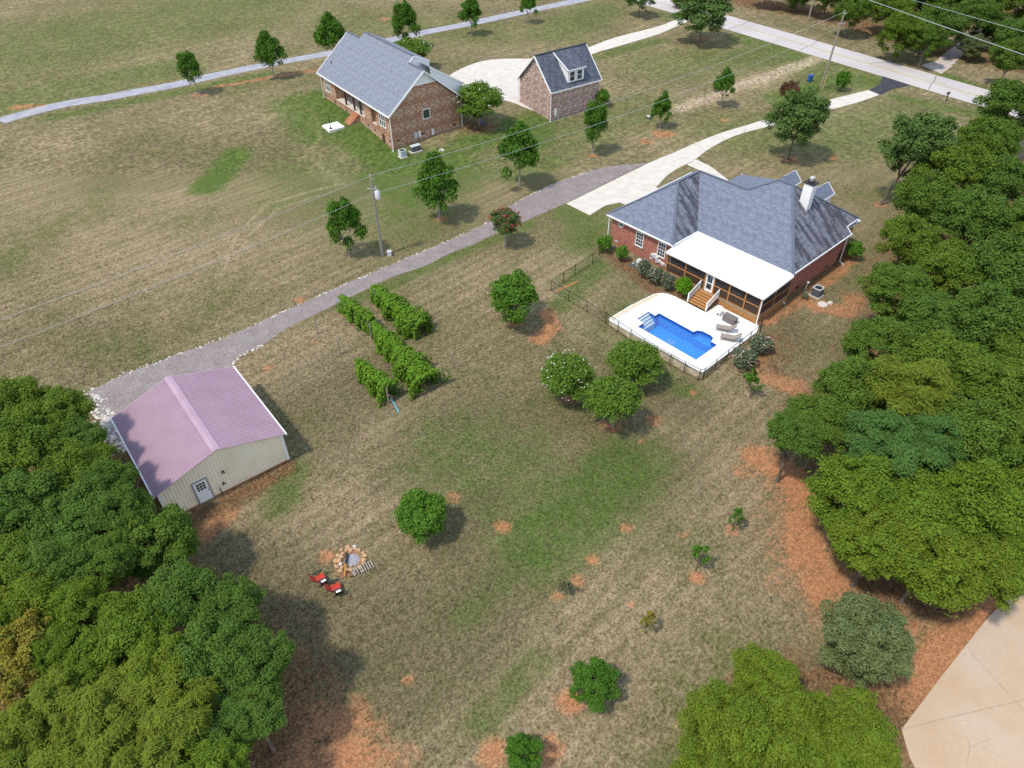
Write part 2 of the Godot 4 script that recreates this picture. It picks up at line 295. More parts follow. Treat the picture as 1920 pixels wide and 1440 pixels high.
const PLACES := {
	"gravel_drive": [-35.72,-44.56,-33.67,-46.73,-30,-49.44,-26.01,-52.1,-22.37,-55.37,-18.93,-58.62,-15.17,-61.72,-11.18,-65.23,-6.87,-68.78,-3.45,-71.88,0.2,-76.85,3.48,-80.6,6.91,-83.43,10.48,-85.95,14.06,-87.46,17.9,-88.19,13.68,-84.23,10.13,-80.64,6.66,-77.27,3.91,-74.98,1.7,-73.01,-1.68,-70.19,-4.94,-67.4,-7.19,-65.59,-9.38,-63.43,-11.97,-61.86,-13.52,-60.42,-16.3,-57.76,-19.04,-55.06,-20.88,-53.32,-22.45,-50.86,-24.19,-49.13,-24.51,-48.25,-24.39,-47.52,-28.04,-43.79,-29.64,-37.75,-31.38,-38.68,-32.71,-40.64,-34.07,-42.71],
	"concrete_drive": [6.65,-77.14,9.17,-74.25,10.01,-75.25,11.34,-76.66,12.99,-77.3,14.85,-75.69,18.86,-79.09,17.91,-81.22,19.64,-84.12,21.46,-86.39,22.86,-87.62,24.42,-89.21,26.27,-91.67,29.37,-94.93,32.81,-97.59,37.36,-99.96,42.78,-103.2,48.4,-106.18,53.22,-108.87,57.32,-111.69,56.39,-113.81,51.43,-111.16,47.43,-109.02,43.41,-106.52,37.95,-102.91,33.86,-100.24,29.43,-97.48,25,-93.95,21.57,-90.92,17.85,-87.87],
	"sidewalk": [22.9,-87.46,24.38,-89.04,25.82,-86.92,27.21,-82.92,25.93,-81.92,24.54,-85.39],
	"asphalt_apron": [56.48,-113.81,57.48,-111.69,60.4,-114.18,63.93,-115.77,61.14,-120.09,59.25,-116.38],
	"far_drive": [69.64,-125.15,71.18,-120.84,73.73,-123.68,80.75,-132.28,90.18,-143.84,98.75,-154.46,98.44,-157.61,90.06,-146.63,82.95,-138.42,77.78,-132.97,72.55,-127.01],
	"circular_drive": [-9.84,-118.41,-8.28,-122.96,-5.68,-127.25,-2.89,-129.33,0.53,-130.13,4.25,-130.25,9.99,-132.73,14.17,-136.36,19.77,-142.36,29.81,-150.04,34.95,-155.86,36.89,-154.26,29,-145.12,19.11,-136.56,14.61,-132.68,10.93,-126.03,7.5,-113.09,3.56,-106.02,1.6,-107.69,-0.4,-109.28,-4.47,-110.26,-7.88,-113.49],
	"concrete_pad": [21.06,-16.36,24.35,-19.11,28.92,-22.82,31.92,-24.94,38.79,-29.87,50.47,-23.06,35.15,-8.29,21.57,-9.65,20.89,-14.93],
	"path": [-75.02,-104.46,-71.68,-108.34,-67.81,-111.53,-63.18,-113.66,-58.68,-116.57,-53.98,-119.3,-49.33,-123.14,-44.29,-126.58,-39.05,-129.88,-32.01,-133.94,-24.93,-139.57,-16.81,-146.36,-8.59,-151.97,0.71,-158.99,8.62,-164.85,18.21,-171.48],
	"edge_a": [-35.72,0,-44.56,-33.67,0,-46.73,-30,0,-49.44,-26.01,0,-52.1,-22.37,0,-55.37,-18.93,0,-58.62,-15.17,0,-61.72,-11.18,0,-65.23,-6.87,0.01,-68.78,-3.45,0.01,-71.88,0.2,0.02,-76.85,3.48,0.03,-80.6,6.91,0.03,-83.43,10.48,0.02,-85.95],
	"edge_b": [-22.45,0,-50.86,-24.19,0,-49.13,-24.51,0,-48.25,-24.39,0,-47.52],
	"edge_c": [-35.66,0,-44.63,-34.07,0,-42.71,-32.71,0,-40.64,-31.38,0,-38.68,-29.93,0,-37.75],
	"swale": [24.65,0.01,-106.33,30.88,0,-111.24,37.72,0,-117.21,45.02,0,-122.62,52.77,0,-129.29],
	"posts_vine": [-17.89,0,-52.3,-15.28,0,-49.22,-12.79,0,-51.42,-5.1,-0.03,-47.27,-13.16,0,-56.98,-10.16,0,-42.77],
	"vineA": [-13.23,0,-57.89,-8.03,-0,-51.67],
	"vineB": [-16.1,0,-55.97,-12.67,0,-52.3],
	"vineC": [-12.63,0,-52.06,-6.8,-0.01,-44.17],
	"vineD": [-13.17,0,-46.64,-9.89,0,-43.08],
	"bar": [-10.06,0,-43.41,-9.19,0,-41.61],
	"joint_a": [21.06,0,-16.36,23.96,0,-16.97,28.76,0,-17.93],
	"joint_b": [26.95,0,-20.8,28.31,0,-17.1],
	"joint_c": [23.75,0,-14.59,24.31,0,-15.39,24.93,0,-15.6,25.62,0,-15.82],
	"joint_d": [24.31,0,-15.39,24.44,0,-15.99],
	"misc": [-13.65,0.01,-65.83,49.13,0,-114.5,48.49,0,-117.91,46.97,0,-115.01,59.17,0,-118.36,66.21,0,-108.76,69.88,0,-127.37,-10.73,0,-27.62,-12.44,0,-26.01,-11.31,0,-25.29,-3.67,0.44,-99.84,20.35,0.02,-103.09,12.41,-0.03,-62.8,30.01,0,-56.19,30.76,0,-56.27,-13.01,0.01,-65.9,-9.17,0.11,-92.39,59.06,0,-152.01,71.19,0,-147.25,48.94,0,-113.3,57.94,0,-115.2,30.11,0,-57.91,28.52,0,-57.02],
	"wire_pts": [-40.36,6.6,-45.37,-40.36,5.2,-44.09,59.65,9.5,-127.73,69.08,9.5,-100.41,69.11,8.5,-131.65,77.2,8.5,-114.44]}

var rng := RandomNumberGenerator.new()
var M := {}
var taken := {}

# ---------------------------------------------------------------- helpers
func terrain(x: float, z: float) -> float:
	var h := 0.0
	for q in GAUSS:
		var dx: float = x - q[0]
		var dz: float = z - q[1]
		h += q[2] * exp(-(dx * dx + dz * dz) / (2.0 * q[3] * q[3]))
	return h if absf(h) > 0.004 else 0.0

func lin(r: float, g: float, b: float) -> Color:
	return Color(r, g, b).linear_to_srgb()

func numbered(parent: Node, called: String) -> String:
	var key := str(parent.get_instance_id()) + called
	var n: int = taken.get(key, -1) + 1
	taken[key] = n
	return called if n == 0 else "%s_%03d" % [called, n]

func hook(o: Node3D, called: String, parent: Node) -> Node3D:
	o.name = numbered(parent, called)
	parent.add_child(o, true)
	return o

func tag(o: Node, label: String, category: String, group := "") -> Node:
	o.set_meta("label", label)
	o.set_meta("category", category)
	if group != "":
		o.set_meta("group", group)
	return o

func thing(called: String, label: String, category: String, at := Vector3.ZERO, turn := 0.0, group := "") -> Node3D:
	var o := Node3D.new()
	hook(o, called, self)
	o.position = at
	o.rotation_degrees.y = turn
	tag(o, label, category, group)
	return o

func tool() -> SurfaceTool:
	var st := SurfaceTool.new()
	st.begin(Mesh.PRIMITIVE_TRIANGLES)
	return st

func put(st: SurfaceTool, called: String, m: Material, parent: Node = self, smooth := false) -> MeshInstance3D:
	st.generate_normals()
	var o := MeshInstance3D.new()
	o.mesh = st.commit()
	o.material_override = m
	hook(o, called, parent)
	return o

func place(mesh: Mesh, called: String, m: Material, parent: Node, at := Vector3.ZERO) -> MeshInstance3D:
	var o := MeshInstance3D.new()
	o.mesh = mesh
	o.material_override = m
	hook(o, called, parent)
	o.position = at
	return o

func structure(o: Node, kind := "structure") -> Node:
	o.set_meta("kind", kind)
	return o

func tri(st: SurfaceTool, a: Vector3, b: Vector3, c: Vector3) -> void:
	st.set_smooth_group(-1)
	st.add_vertex(a); st.add_vertex(b); st.add_vertex(c)

func quad(st: SurfaceTool, a: Vector3, b: Vector3, c: Vector3, d: Vector3) -> void:
	tri(st, a, b, c); tri(st, a, c, d)

# a box from centre and size, turned by a basis; corners run clockwise seen from outside
func box(st: SurfaceTool, c: Vector3, s: Vector3, bs := Basis.IDENTITY) -> void:
	var h := s * 0.5
	var p := []
	for i in 8:
		p.append(c + bs * Vector3(h.x if i & 1 else -h.x, h.y if i & 2 else -h.y, h.z if i & 4 else -h.z))
	quad(st, p[4], p[6], p[7], p[5]); quad(st, p[1], p[3], p[2], p[0])
	quad(st, p[5], p[7], p[3], p[1]); quad(st, p[0], p[2], p[6], p[4])
	quad(st, p[6], p[2], p[3], p[7]); quad(st, p[0], p[4], p[5], p[1])

# box given by two opposite corners in (s, y, t)
func slab(st: SurfaceTool, s0: float, s1: float, y0: float, y1: float, t0: float, t1: float) -> void:
	box(st, Vector3((s0 + s1) / 2, (y0 + y1) / 2, -(t0 + t1) / 2), Vector3(absf(s1 - s0), absf(y1 - y0), absf(t1 - t0)))

func tube(st: SurfaceTool, a: Vector3, b: Vector3, r0: float, r1: float, n := 8, caps := true) -> void:
	var d := (b - a).normalized()
	var x := d.cross(Vector3.UP if absf(d.y) < 0.95 else Vector3.RIGHT).normalized()
	var y := d.cross(x)
	st.set_smooth_group(1 if n > 6 else -1)
	for i in n:
		var t0 := TAU * i / n
		var t1 := TAU * (i + 1) / n
		var e0 := x * cos(t0) + y * sin(t0)
		var e1 := x * cos(t1) + y * sin(t1)
		for v in [a + e0 * r0, b + e0 * r1, b + e1 * r1, a + e0 * r0, b + e1 * r1, a + e1 * r0]:
			st.add_vertex(v)
	if caps:
		for i in n:
			var t0 := TAU * i / n
			var t1 := TAU * (i + 1) / n
			var e0 := x * cos(t0) + y * sin(t0)
			var e1 := x * cos(t1) + y * sin(t1)
			tri(st, b, b + e1 * r1, b + e0 * r1)
			tri(st, a, a + e0 * r0, a + e1 * r0)

func bars(st: SurfaceTool, pts: Array, r: float, n := 6) -> void:
	for i in pts.size() - 1:
		tube(st, pts[i], pts[i + 1], r, r, n)

func L(s: float, y: float, t: float) -> Vector3:
	return Vector3(s, y, -t)

# a flat polygon with UVs in metres: u along the eave, v up the slope
func facet(st: SurfaceTool, pts: Array, along: Vector3, uv_scale := 1.0) -> void:
	var n: Vector3 = (pts[1] - pts[0]).cross(pts[2] - pts[0]).normalized()
	if n.y < 0:
		n = -n
	var u := along.normalized()
	var v := n.cross(u).normalized()
	var flat := PackedVector2Array()
	for p in pts:
		flat.append(Vector2(p.dot(u), p.dot(v)))
	var ix := Geometry2D.triangulate_polygon(flat)
	st.set_smooth_group(-1)
	for k in range(0, ix.size(), 3):
		var tr := [ix[k], ix[k + 1], ix[k + 2]]
		var nn: Vector3 = (pts[tr[1]] - pts[tr[0]]).cross(pts[tr[2]] - pts[tr[0]])
		if nn.dot(n) > 0:
			tr = [ix[k], ix[k + 2], ix[k + 1]]
		for q in tr:
			st.set_uv(flat[q] * uv_scale)
			st.add_vertex(pts[q])

func pairs(flat: Array) -> PackedVector2Array:
	var o := PackedVector2Array()
	for i in range(0, flat.size(), 2):
		o.append(Vector2(flat[i], flat[i + 1]))
	return o

func triples(flat: Array) -> Array:
	var o := []
	for i in range(0, flat.size(), 3):
		o.append(Vector3(flat[i], flat[i + 1], flat[i + 2]))
	return o

# a sheet that lies on the ground: the polygon is cut by a grid of cells so that it follows the terrain
func drape(poly: PackedVector2Array, lift: float, cell := 2.0, thick := 0.0) -> SurfaceTool:
	var st := tool()
	var lo := poly[0]
	var hi := poly[0]
	for p in poly:
		lo = lo.min(p); hi = hi.max(p)
	var i := floorf(lo.x / cell)
	while i * cell < hi.x:
		var j := floorf(lo.y / cell)
		while j * cell < hi.y:
			var sq := PackedVector2Array([Vector2(i, j) * cell, Vector2(i + 1, j) * cell, Vector2(i + 1, j + 1) * cell, Vector2(i, j + 1) * cell])
			for piece in Geometry2D.intersect_polygons(poly, sq):
				var ix := Geometry2D.triangulate_polygon(piece)
				for k in range(0, ix.size(), 3):
					var v := []
					for q in 3:
						var p: Vector2 = piece[ix[k + q]]
						v.append(Vector3(p.x, terrain(p.x, p.y) + lift, p.y))
					if (v[1] - v[0]).cross(v[2] - v[0]).y > 0:
						v = [v[0], v[2], v[1]]
					tri(st, v[0], v[1], v[2])
			j += 1
		i += 1
	if thick > 0.0:
		for k in poly.size():
			var a := poly[k]
			var b := poly[(k + 1) % poly.size()]
			var ya := terrain(a.x, a.y) + lift
			var yb := terrain(b.x, b.y) + lift
			quad(st, Vector3(a.x, ya, a.y), Vector3(b.x, yb, b.y), Vector3(b.x, yb - thick, b.y), Vector3(a.x, ya - thick, a.y))
	return st

# softens a hand measured outline
func smooth_line(poly: PackedVector2Array, closed: bool, wobble := 0.0) -> PackedVector2Array:
	var o := PackedVector2Array()
	var n := poly.size()
	for i in (n if closed else n - 1):
		var p0 := poly[(i - 1 + n) % n] if closed or i > 0 else poly[0]
		var p1 := poly[i]
		var p2 := poly[(i + 1) % n]
		var p3 := poly[(i + 2) % n] if closed or i + 2 < n else poly[n - 1]
		var sharp := closed and ((p1 - p0).normalized().dot((p2 - p1).normalized()) < 0.7 or (p2 - p1).normalized().dot((p3 - p2).normalized()) < 0.7)
		var steps := maxi(2, int(p1.distance_to(p2) / (1.0 if wobble > 0 else 2.5)))
		for k in steps:
			var t := float(k) / steps
			var q := p1.lerp(p2, t) if sharp else p1.cubic_interpolate(p2, p0, p3, t)
			if wobble > 0 and k > 0:
				q += Vector2(rng.randf_range(-1, 1), rng.randf_range(-1, 1)) * wobble
			o.append(q)
	if not closed:
		o.append(poly[n - 1])
	return o

# ---------------------------------------------------------------- textures and materials
func picture(size: int, freq: float, octaves: int, seed_: int, a: Color, b: Color, c: Color, speck := 0.0) -> ImageTexture:
	var n := FastNoiseLite.new()
	n.seed = seed_
	n.frequency = freq
	n.fractal_octaves = octaves
	var src := n.get_seamless_image(size, size).get_data()
	var px := PackedByteArray()
	px.resize(size * size * 3)
	var r := RandomNumberGenerator.new()
	r.seed = seed_
	for i in size * size:
		var v := src[i] / 255.0
		var col := a.lerp(b, v * 2.0) if v < 0.5 else b.lerp(c, v * 2.0 - 1.0)
		var f := 1.0 + (r.randf() - 0.5) * speck
		px[i * 3] = clampi(int(col.r * f * 255), 0, 255)
		px[i * 3 + 1] = clampi(int(col.g * f * 255), 0, 255)
		px[i * 3 + 2] = clampi(int(col.b * f * 255), 0, 255)
	var im := Image.create_from_data(size, size, false, Image.FORMAT_RGB8, px)
	im.generate_mipmaps()
	return ImageTexture.create_from_image(im)

func coursed(size: int, rows: int, cols: int, joint: int, mortar: Color, tones: Array, seed_: int, jitter := 0.08, bond := 0.5) -> Image:
	var im := Image.create(size, size, false, Image.FORMAT_RGB8)
	im.fill(mortar)
	var r := RandomNumberGenerator.new()
	r.seed = seed_
	var ch := float(size) / rows
	var cw := float(size) / cols
	for j in rows:
		var off := fposmod(j * bond, 1.0) * cw
		for i in cols:
			var col: Color = tones[r.randi() % tones.size()]
			var f := 1.0 + r.randf_range(-jitter, jitter)
			col = Color(col.r * f, col.g * f, col.b * f)
			var x := int(i * cw + off)
			var rect := Rect2i(x, int(j * ch), int((i + 1) * cw + off) - x - joint, int((j + 1) * ch) - int(j * ch) - joint)
			im.fill_rect(rect, col)
			if x + rect.size.x > size:
				im.fill_rect(Rect2i(x - size, rect.position.y, rect.size.x, rect.size.y), col)
	return im

func plain(r: float, g: float, b: float, rough := 0.8, metal := 0.0) -> StandardMaterial3D:
	var m := StandardMaterial3D.new()
	m.albedo_color = lin(r, g, b)
	m.roughness = rough
	m.metallic = metal
	m.cull_mode = BaseMaterial3D.CULL_DISABLED
	return m

func mapped(t: Texture2D, metres: float, rough := 0.9, planes := true, world := false) -> StandardMaterial3D:
	var m := StandardMaterial3D.new()
	m.albedo_texture = t
	m.roughness = rough
	m.metallic_specular = 0.3
	m.uv1_triplanar = planes
	m.uv1_world_triplanar = planes and world
	m.uv1_scale = Vector3.ONE / metres
	m.cull_mode = BaseMaterial3D.CULL_DISABLED
	return m

func leafy(r: float, g: float, b: float, back := 0.35) -> StandardMaterial3D:
	var m := plain(r, g, b, 0.75)
	m.vertex_color_use_as_albedo = true
	m.metallic_specular = 0.12
	m.backlight_enabled = true
	m.backlight = Color(back, back, back * 0.5)
	return m

func materials() -> void:
	M.white = mapped(picture(128, 0.02, 3, 3, lin(.72, .72, .71), lin(.78, .78, .77), lin(.82, .82, .81), .03), 2.0, .55)
	M.trim = plain(.78, .78, .77, .5)
	M.membrane = mapped(picture(256, 0.012, 4, 5, lin(.72, .73, .75), lin(.8, .81, .82), lin(.86, .86, .86), .02), 6.0, .6)
	M.dark = plain(.012, .012, .013, .5)
	M.glass = plain(.03, .045, .055, .06)
	M.glass.metallic_specular = 0.9
	M.frame_black = plain(.01, .01, .011, .45)
	M.grey_metal = plain(.32, .34, .36, .45, .3)
	M.galv = plain(.5, .52, .54, .4, .5)
	M.ac = plain(.5, .52, .54, .6)
	M.ac_dark = plain(.09, .1, .12, .7)
	M.blue_plastic = plain(.01, .09, .3, .5)
	M.red_cloth = plain(.45, .035, .02, .85)
	M.green_metal = plain(.05, .09, .06, .5)
	M.lilac = plain(.1, .12, .2, .7)
	var shingle_tones := [lin(.15, .17, .225), lin(.16, .182, .237), lin(.138, .158, .212), lin(.172, .194, .248), lin(.155, .176, .231)]
	var sh := coursed(512, 16, 8, 1, lin(.1, .115, .15), shingle_tones, 7, .06, .37)
	sh.generate_mipmaps()
	M.shingle = mapped(ImageTexture.create_from_image(sh), 2.4, .92, false)
	# dark algae streaks that run down the slope, as on the house's right hand slope
	var stain := coursed(1024, 40, 20, 1, lin(.07, .075, .095), shingle_tones, 8, .1, .37)
	var sn := FastNoiseLite.new()
	sn.seed = 4; sn.frequency = 0.013; sn.fractal_octaves = 4
	for x in 1024:
		for y in range(0, 1024):
			var k := clampf(0.4 + sn.get_noise_2d(x * 0.9, y * 0.1) * 1.5 + sn.get_noise_2d(x * 3.0, y * 0.5 + 900.0) * 0.6, 0.0, 1.0)
			var c := stain.get_pixel(x, y)
			var f := lerpf(1.0, 0.62, k)
			stain.set_pixel(x, y, Color(c.r * f * 1.04, c.g * f, c.b * f * 0.97))
	stain.generate_mipmaps()
	M.shingle_stained = mapped(ImageTexture.create_from_image(stain), 8.0, .93, false)
	var sh2 := coursed(512, 16, 8, 1, lin(.1, .11, .135), [lin(.19, .21, .255), lin(.21, .23, .275), lin(.175, .195, .24)], 9, .06, .37)
	sh2.generate_mipmaps()
	M.shingle_light = mapped(ImageTexture.create_from_image(sh2), 2.4, .92, false)
	var sh3 := coursed(512, 16, 8, 1, lin(.045, .05, .068), [lin(.075, .085, .115), lin(.1, .11, .14), lin(.085, .095, .125)], 10, .12, .37)
	sh3.generate_mipmaps()
	M.shingle_dark = mapped(ImageTexture.create_from_image(sh3), 2.4, .92, false)
	var br := coursed(512, 36, 12, 1, lin(.42, .34, .29), [lin(.34, .125, .09), lin(.37, .145, .105), lin(.31, .105, .078), lin(.4, .165, .12)], 11, .1)
	br.generate_mipmaps()
	M.brick_red = mapped(ImageTexture.create_from_image(br), 2.4, .9)
	var bm := coursed(512, 30, 10, 1, lin(.45, .38, .3), [lin(.31, .14, .08), lin(.35, .17, .1), lin(.25, .105, .065), lin(.5, .4, .3), lin(.33, .155, .09), lin(.29, .125, .075), lin(.42, .25, .15), lin(.56, .48, .38)], 12, .12)
	bm.generate_mipmaps()
	M.brick_mixed = mapped(ImageTexture.create_from_image(bm), 1.9, .9)
	var bp := coursed(512, 30, 10, 1, lin(.5, .44, .4), [lin(.3, .16, .12), lin(.38, .26, .2), lin(.24, .12, .1), lin(.55, .47, .42), lin(.34, .2, .17), lin(.6, .54, .48)], 13, .15)
	bp.generate_mipmaps()
	M.brick_pale = mapped(ImageTexture.create_from_image(bp), 1.9, .9)
	M.brick_step = mapped(picture(128, .05, 3, 14, lin(.34, .12, .055), lin(.42, .17, .08), lin(.5, .22, .11), .15), 1.5)
	M.wood = mapped(picture(256, .02, 4, 15, lin(.32, .15, .045), lin(.42, .21, .075), lin(.5, .27, .11), .12), 1.6)
	M.wood_grey = mapped(picture(128, .03, 4, 16, lin(.2, .17, .14), lin(.28, .245, .2), lin(.36, .32, .27), .15), 1.2)
	M.wood_brown = plain(.14, .07, .035, .8)
	M.wood_dark = plain(.05, .022, .013, .7)
	M.bark = mapped(picture(128, .05, 4, 17, lin(.09, .07, .05), lin(.15, .12, .09), lin(.24, .2, .16), .25), .7)
	M.bark_pale = mapped(picture(128, .05, 4, 18, lin(.2, .17, .14), lin(.3, .26, .22), lin(.4, .36, .32), .2), .7)
	M.concrete = mapped(picture(1024, .02, 6, 19, lin(.5, .455, .395), lin(.56, .515, .455), lin(.62, .58, .52), .14), 34.0, .9, true, true)
	M.concrete_tan = mapped(picture(1024, .006, 7, 20, lin(.44, .31, .2), lin(.46, .35, .25), lin(.47, .385, .31), .1), 30.0, .9, true, true)
	M.pool_deck = mapped(picture(512, .01, 5, 21, lin(.66, .64, .59), lin(.76, .75, .72), lin(.8, .8, .78), .03), 7.0, .85)
	M.road = mapped(picture(512, .006, 5, 22, lin(.42, .385, .37), lin(.47, .435, .42), lin(.51, .475, .46), .14), 40.0, .95, true, true)
	M.asphalt = mapped(picture(256, .02, 4, 23, lin(.035, .036, .042), lin(.048, .05, .057), lin(.065, .066, .074), .25), 5.0, .95, true, true)
	M.gravel = mapped(picture(1024, .02, 6, 24, lin(.2, .17, .16), lin(.228, .196, .187), lin(.265, .232, .222), .5), 40.0, .97, true, true)
	M.path = mapped(picture(512, .01, 5, 25, lin(.25, .25, .285), lin(.31, .31, .345), lin(.38, .375, .4), .2), 12.0, .97, true, true)
	M.rubble = mapped(picture(512, .015, 5, 26, lin(.36, .3, .26), lin(.47, .41, .37), lin(.58, .52, .47), .25), 8.0, .97, true, true)
	M.yellow = mapped(picture(256, .03, 4, 27, lin(.4, .3, .16), lin(.5, .37, .17), lin(.55, .42, .2), .15), 4.0, .9, true, true)
	M.stone = mapped(coursed_tex(), 1.8, .9)
	M.stone_flat = mapped(picture(128, .03, 4, 38, lin(.5, .4, .27), lin(.58, .49, .36), lin(.64, .57, .45), .12), 1.4)
	M.rock = mapped(picture(128, .04, 4, 29, lin(.38, .34, .3), lin(.55, .51, .46), lin(.66, .63, .58), .15), 1.0)
	M.rock_tan = mapped(picture(128, .04, 4, 30, lin(.36, .2, .1), lin(.46, .29, .16), lin(.52, .38, .24), .15), .8)
	M.ash = mapped(picture(128, .08, 4, 31, lin(.1, .1, .11), lin(.3, .29, .31), lin(.5, .49, .5), .3), 1.0)
	M.metal_pink = mapped(picture(256, .01, 4, 32, lin(.35, .24, .295), lin(.385, .27, .33), lin(.42, .3, .36), .03), 7.0, .42)
	M.metal_cream = mapped(picture(256, .012, 4, 33, lin(.78, .68, .5), lin(.86, .77, .59), lin(.87, .8, .65), .04), 6.0, .5)
	M.liner = mapped(picture(256, .035, 4, 34, lin(.003, .13, .5), lin(.006, .21, .66), lin(.04, .4, .88), .15), 2.2, .5)
	M.liner_dark = plain(.006, .07, .35, .4)
	M.pool_step = plain(.42, .5, .55, .6)
	M.water = plain(.25, .55, .8, .03)
	M.water.transparency = BaseMaterial3D.TRANSPARENCY_ALPHA
	M.water.albedo_color.a = 0.06
	M.water.metallic_specular = 0.5
	M.screen = plain(.05, .04, .045, .8)
	M.screen.transparency = BaseMaterial3D.TRANSPARENCY_ALPHA
	M.screen.albedo_color.a = 0.5
	M.chain_link = plain(.01, .012, .012, .6)
	M.chain_link.transparency = BaseMaterial3D.TRANSPARENCY_ALPHA
	M.chain_link.albedo_color.a = 0.08
	M.wicker = mapped(picture(128, .08, 3, 35, lin(.1, .09, .085), lin(.17, .15, .145), lin(.24, .22, .21), .3), .6)
	M.sling = mapped(picture(128, .06, 3, 36, lin(.24, .2, .17), lin(.29, .245, .21), lin(.33, .285, .25), .1), .8)
	M.teal = plain(.12, .42, .5, .4)
	M.orange_dirt = plain(.4, .16, .07, .95)
	M.leaf_wood = leafy(0.094, 0.158, 0.024)
	M.leaf_light = leafy(0.115, 0.182, 0.02)
	M.leaf_wood2 = leafy(0.108, 0.168, 0.022)
	M.leaf_wood3 = leafy(0.084, 0.15, 0.026)
	M.leaf_light2 = leafy(0.126, 0.182, 0.02)
	M.leaf_fern = leafy(0.135, 0.178, 0.022)
	M.leaf_blue = leafy(0.074, 0.15, 0.034)
	M.leaf_olive = leafy(0.13, 0.165, 0.065)
	M.leaf_yellow = leafy(0.22, 0.19, 0.03)
	M.leaf_maple = leafy(0.07, 0.16, 0.02)
	M.leaf_oak = leafy(0.09, 0.155, 0.04)
	M.leaf_crape = leafy(0.105, 0.185, 0.026)
	M.leaf_redcrape = leafy(0.085, 0.14, 0.04)
	M.leaf_bush = leafy(0.085, 0.185, 0.022)
	M.leaf_ball = leafy(.1, .24, .012)
	M.leaf_grey = leafy(.105, .135, .075)
	M.leaf_brown = leafy(.14, .07, .045)
	M.leaf_vine = leafy(0.105, 0.21, 0.022)
	M.leaf_dull = leafy(.1, .11, .06)
	M.bloom_white = plain(.75, .74, .7, .8)
	M.bloom_pink = plain(.5, .38, .34, .8)
	M.bloom_red = plain(.3, .035, .04, .8)

func coursed_tex() -> ImageTexture:
	var im := coursed(256, 12, 6, 1, lin(.4, .34, .26), [lin(.5, .42, .3), lin(.58, .5, .38), lin(.44, .36, .26), lin(.62, .56, .46)], 28, .12, .43)
	im.generate_mipmaps()
	return ImageTexture.create_from_image(im)

# ---------------------------------------------------------------- ground
# what grows or lies on the ground, painted from strokes: g lush grass, c bare clay, s dry straw, d worn dark thatch, b litter and mulch
func cover_grid(x0: float, z0: float, w: int, h: int, cell: float) -> Array:
	var kinds := "gcsdb"
	var grids := []
	for k in 5:
		var a := PackedByteArray()
		a.resize(w * h)
		grids.append(a)
	for s in STROKES:
		var a: PackedByteArray = grids[kinds.find(s[0])]
		var pts: Array = s[3]
		var r: float = s[2] * (0.5 if s[0] == "b" and s[2] > 3.0 else 1.0)
		for i in range(0, pts.size() - 2, 2):
			var p := Vector2(pts[i], pts[i + 1])
			var q := Vector2(pts[i + 2], pts[i + 3])
			var reach := r * 1.3
			var i0 := maxi(0, int((minf(p.x, q.x) - reach - x0) / cell))
			var i1 := mini(w - 1, int((maxf(p.x, q.x) + reach - x0) / cell))
			var j0 := maxi(0, int((minf(p.y, q.y) - reach - z0) / cell))
			var j1 := mini(h - 1, int((maxf(p.y, q.y) + reach - z0) / cell))
			var d := q - p
			var dd := maxf(d.length_squared(), 0.0001)
			for j in range(j0, j1 + 1):
				for k in range(i0, i1 + 1):
					var c := Vector2(x0 + (k + 0.5) * cell, z0 + (j + 0.5) * cell)
					var t := clampf((c - p).dot(d) / dd, 0.0, 1.0)
					var e := (c - p - d * t).length() / r
					if e < 1.3:
						var v := int(255.0 * s[1] * (1.0 - smoothstep(0.25, 1.3, e)))
						if v > a[j * w + k]:
							a[j * w + k] = v
		grids[kinds.find(s[0])] = a
	return grids

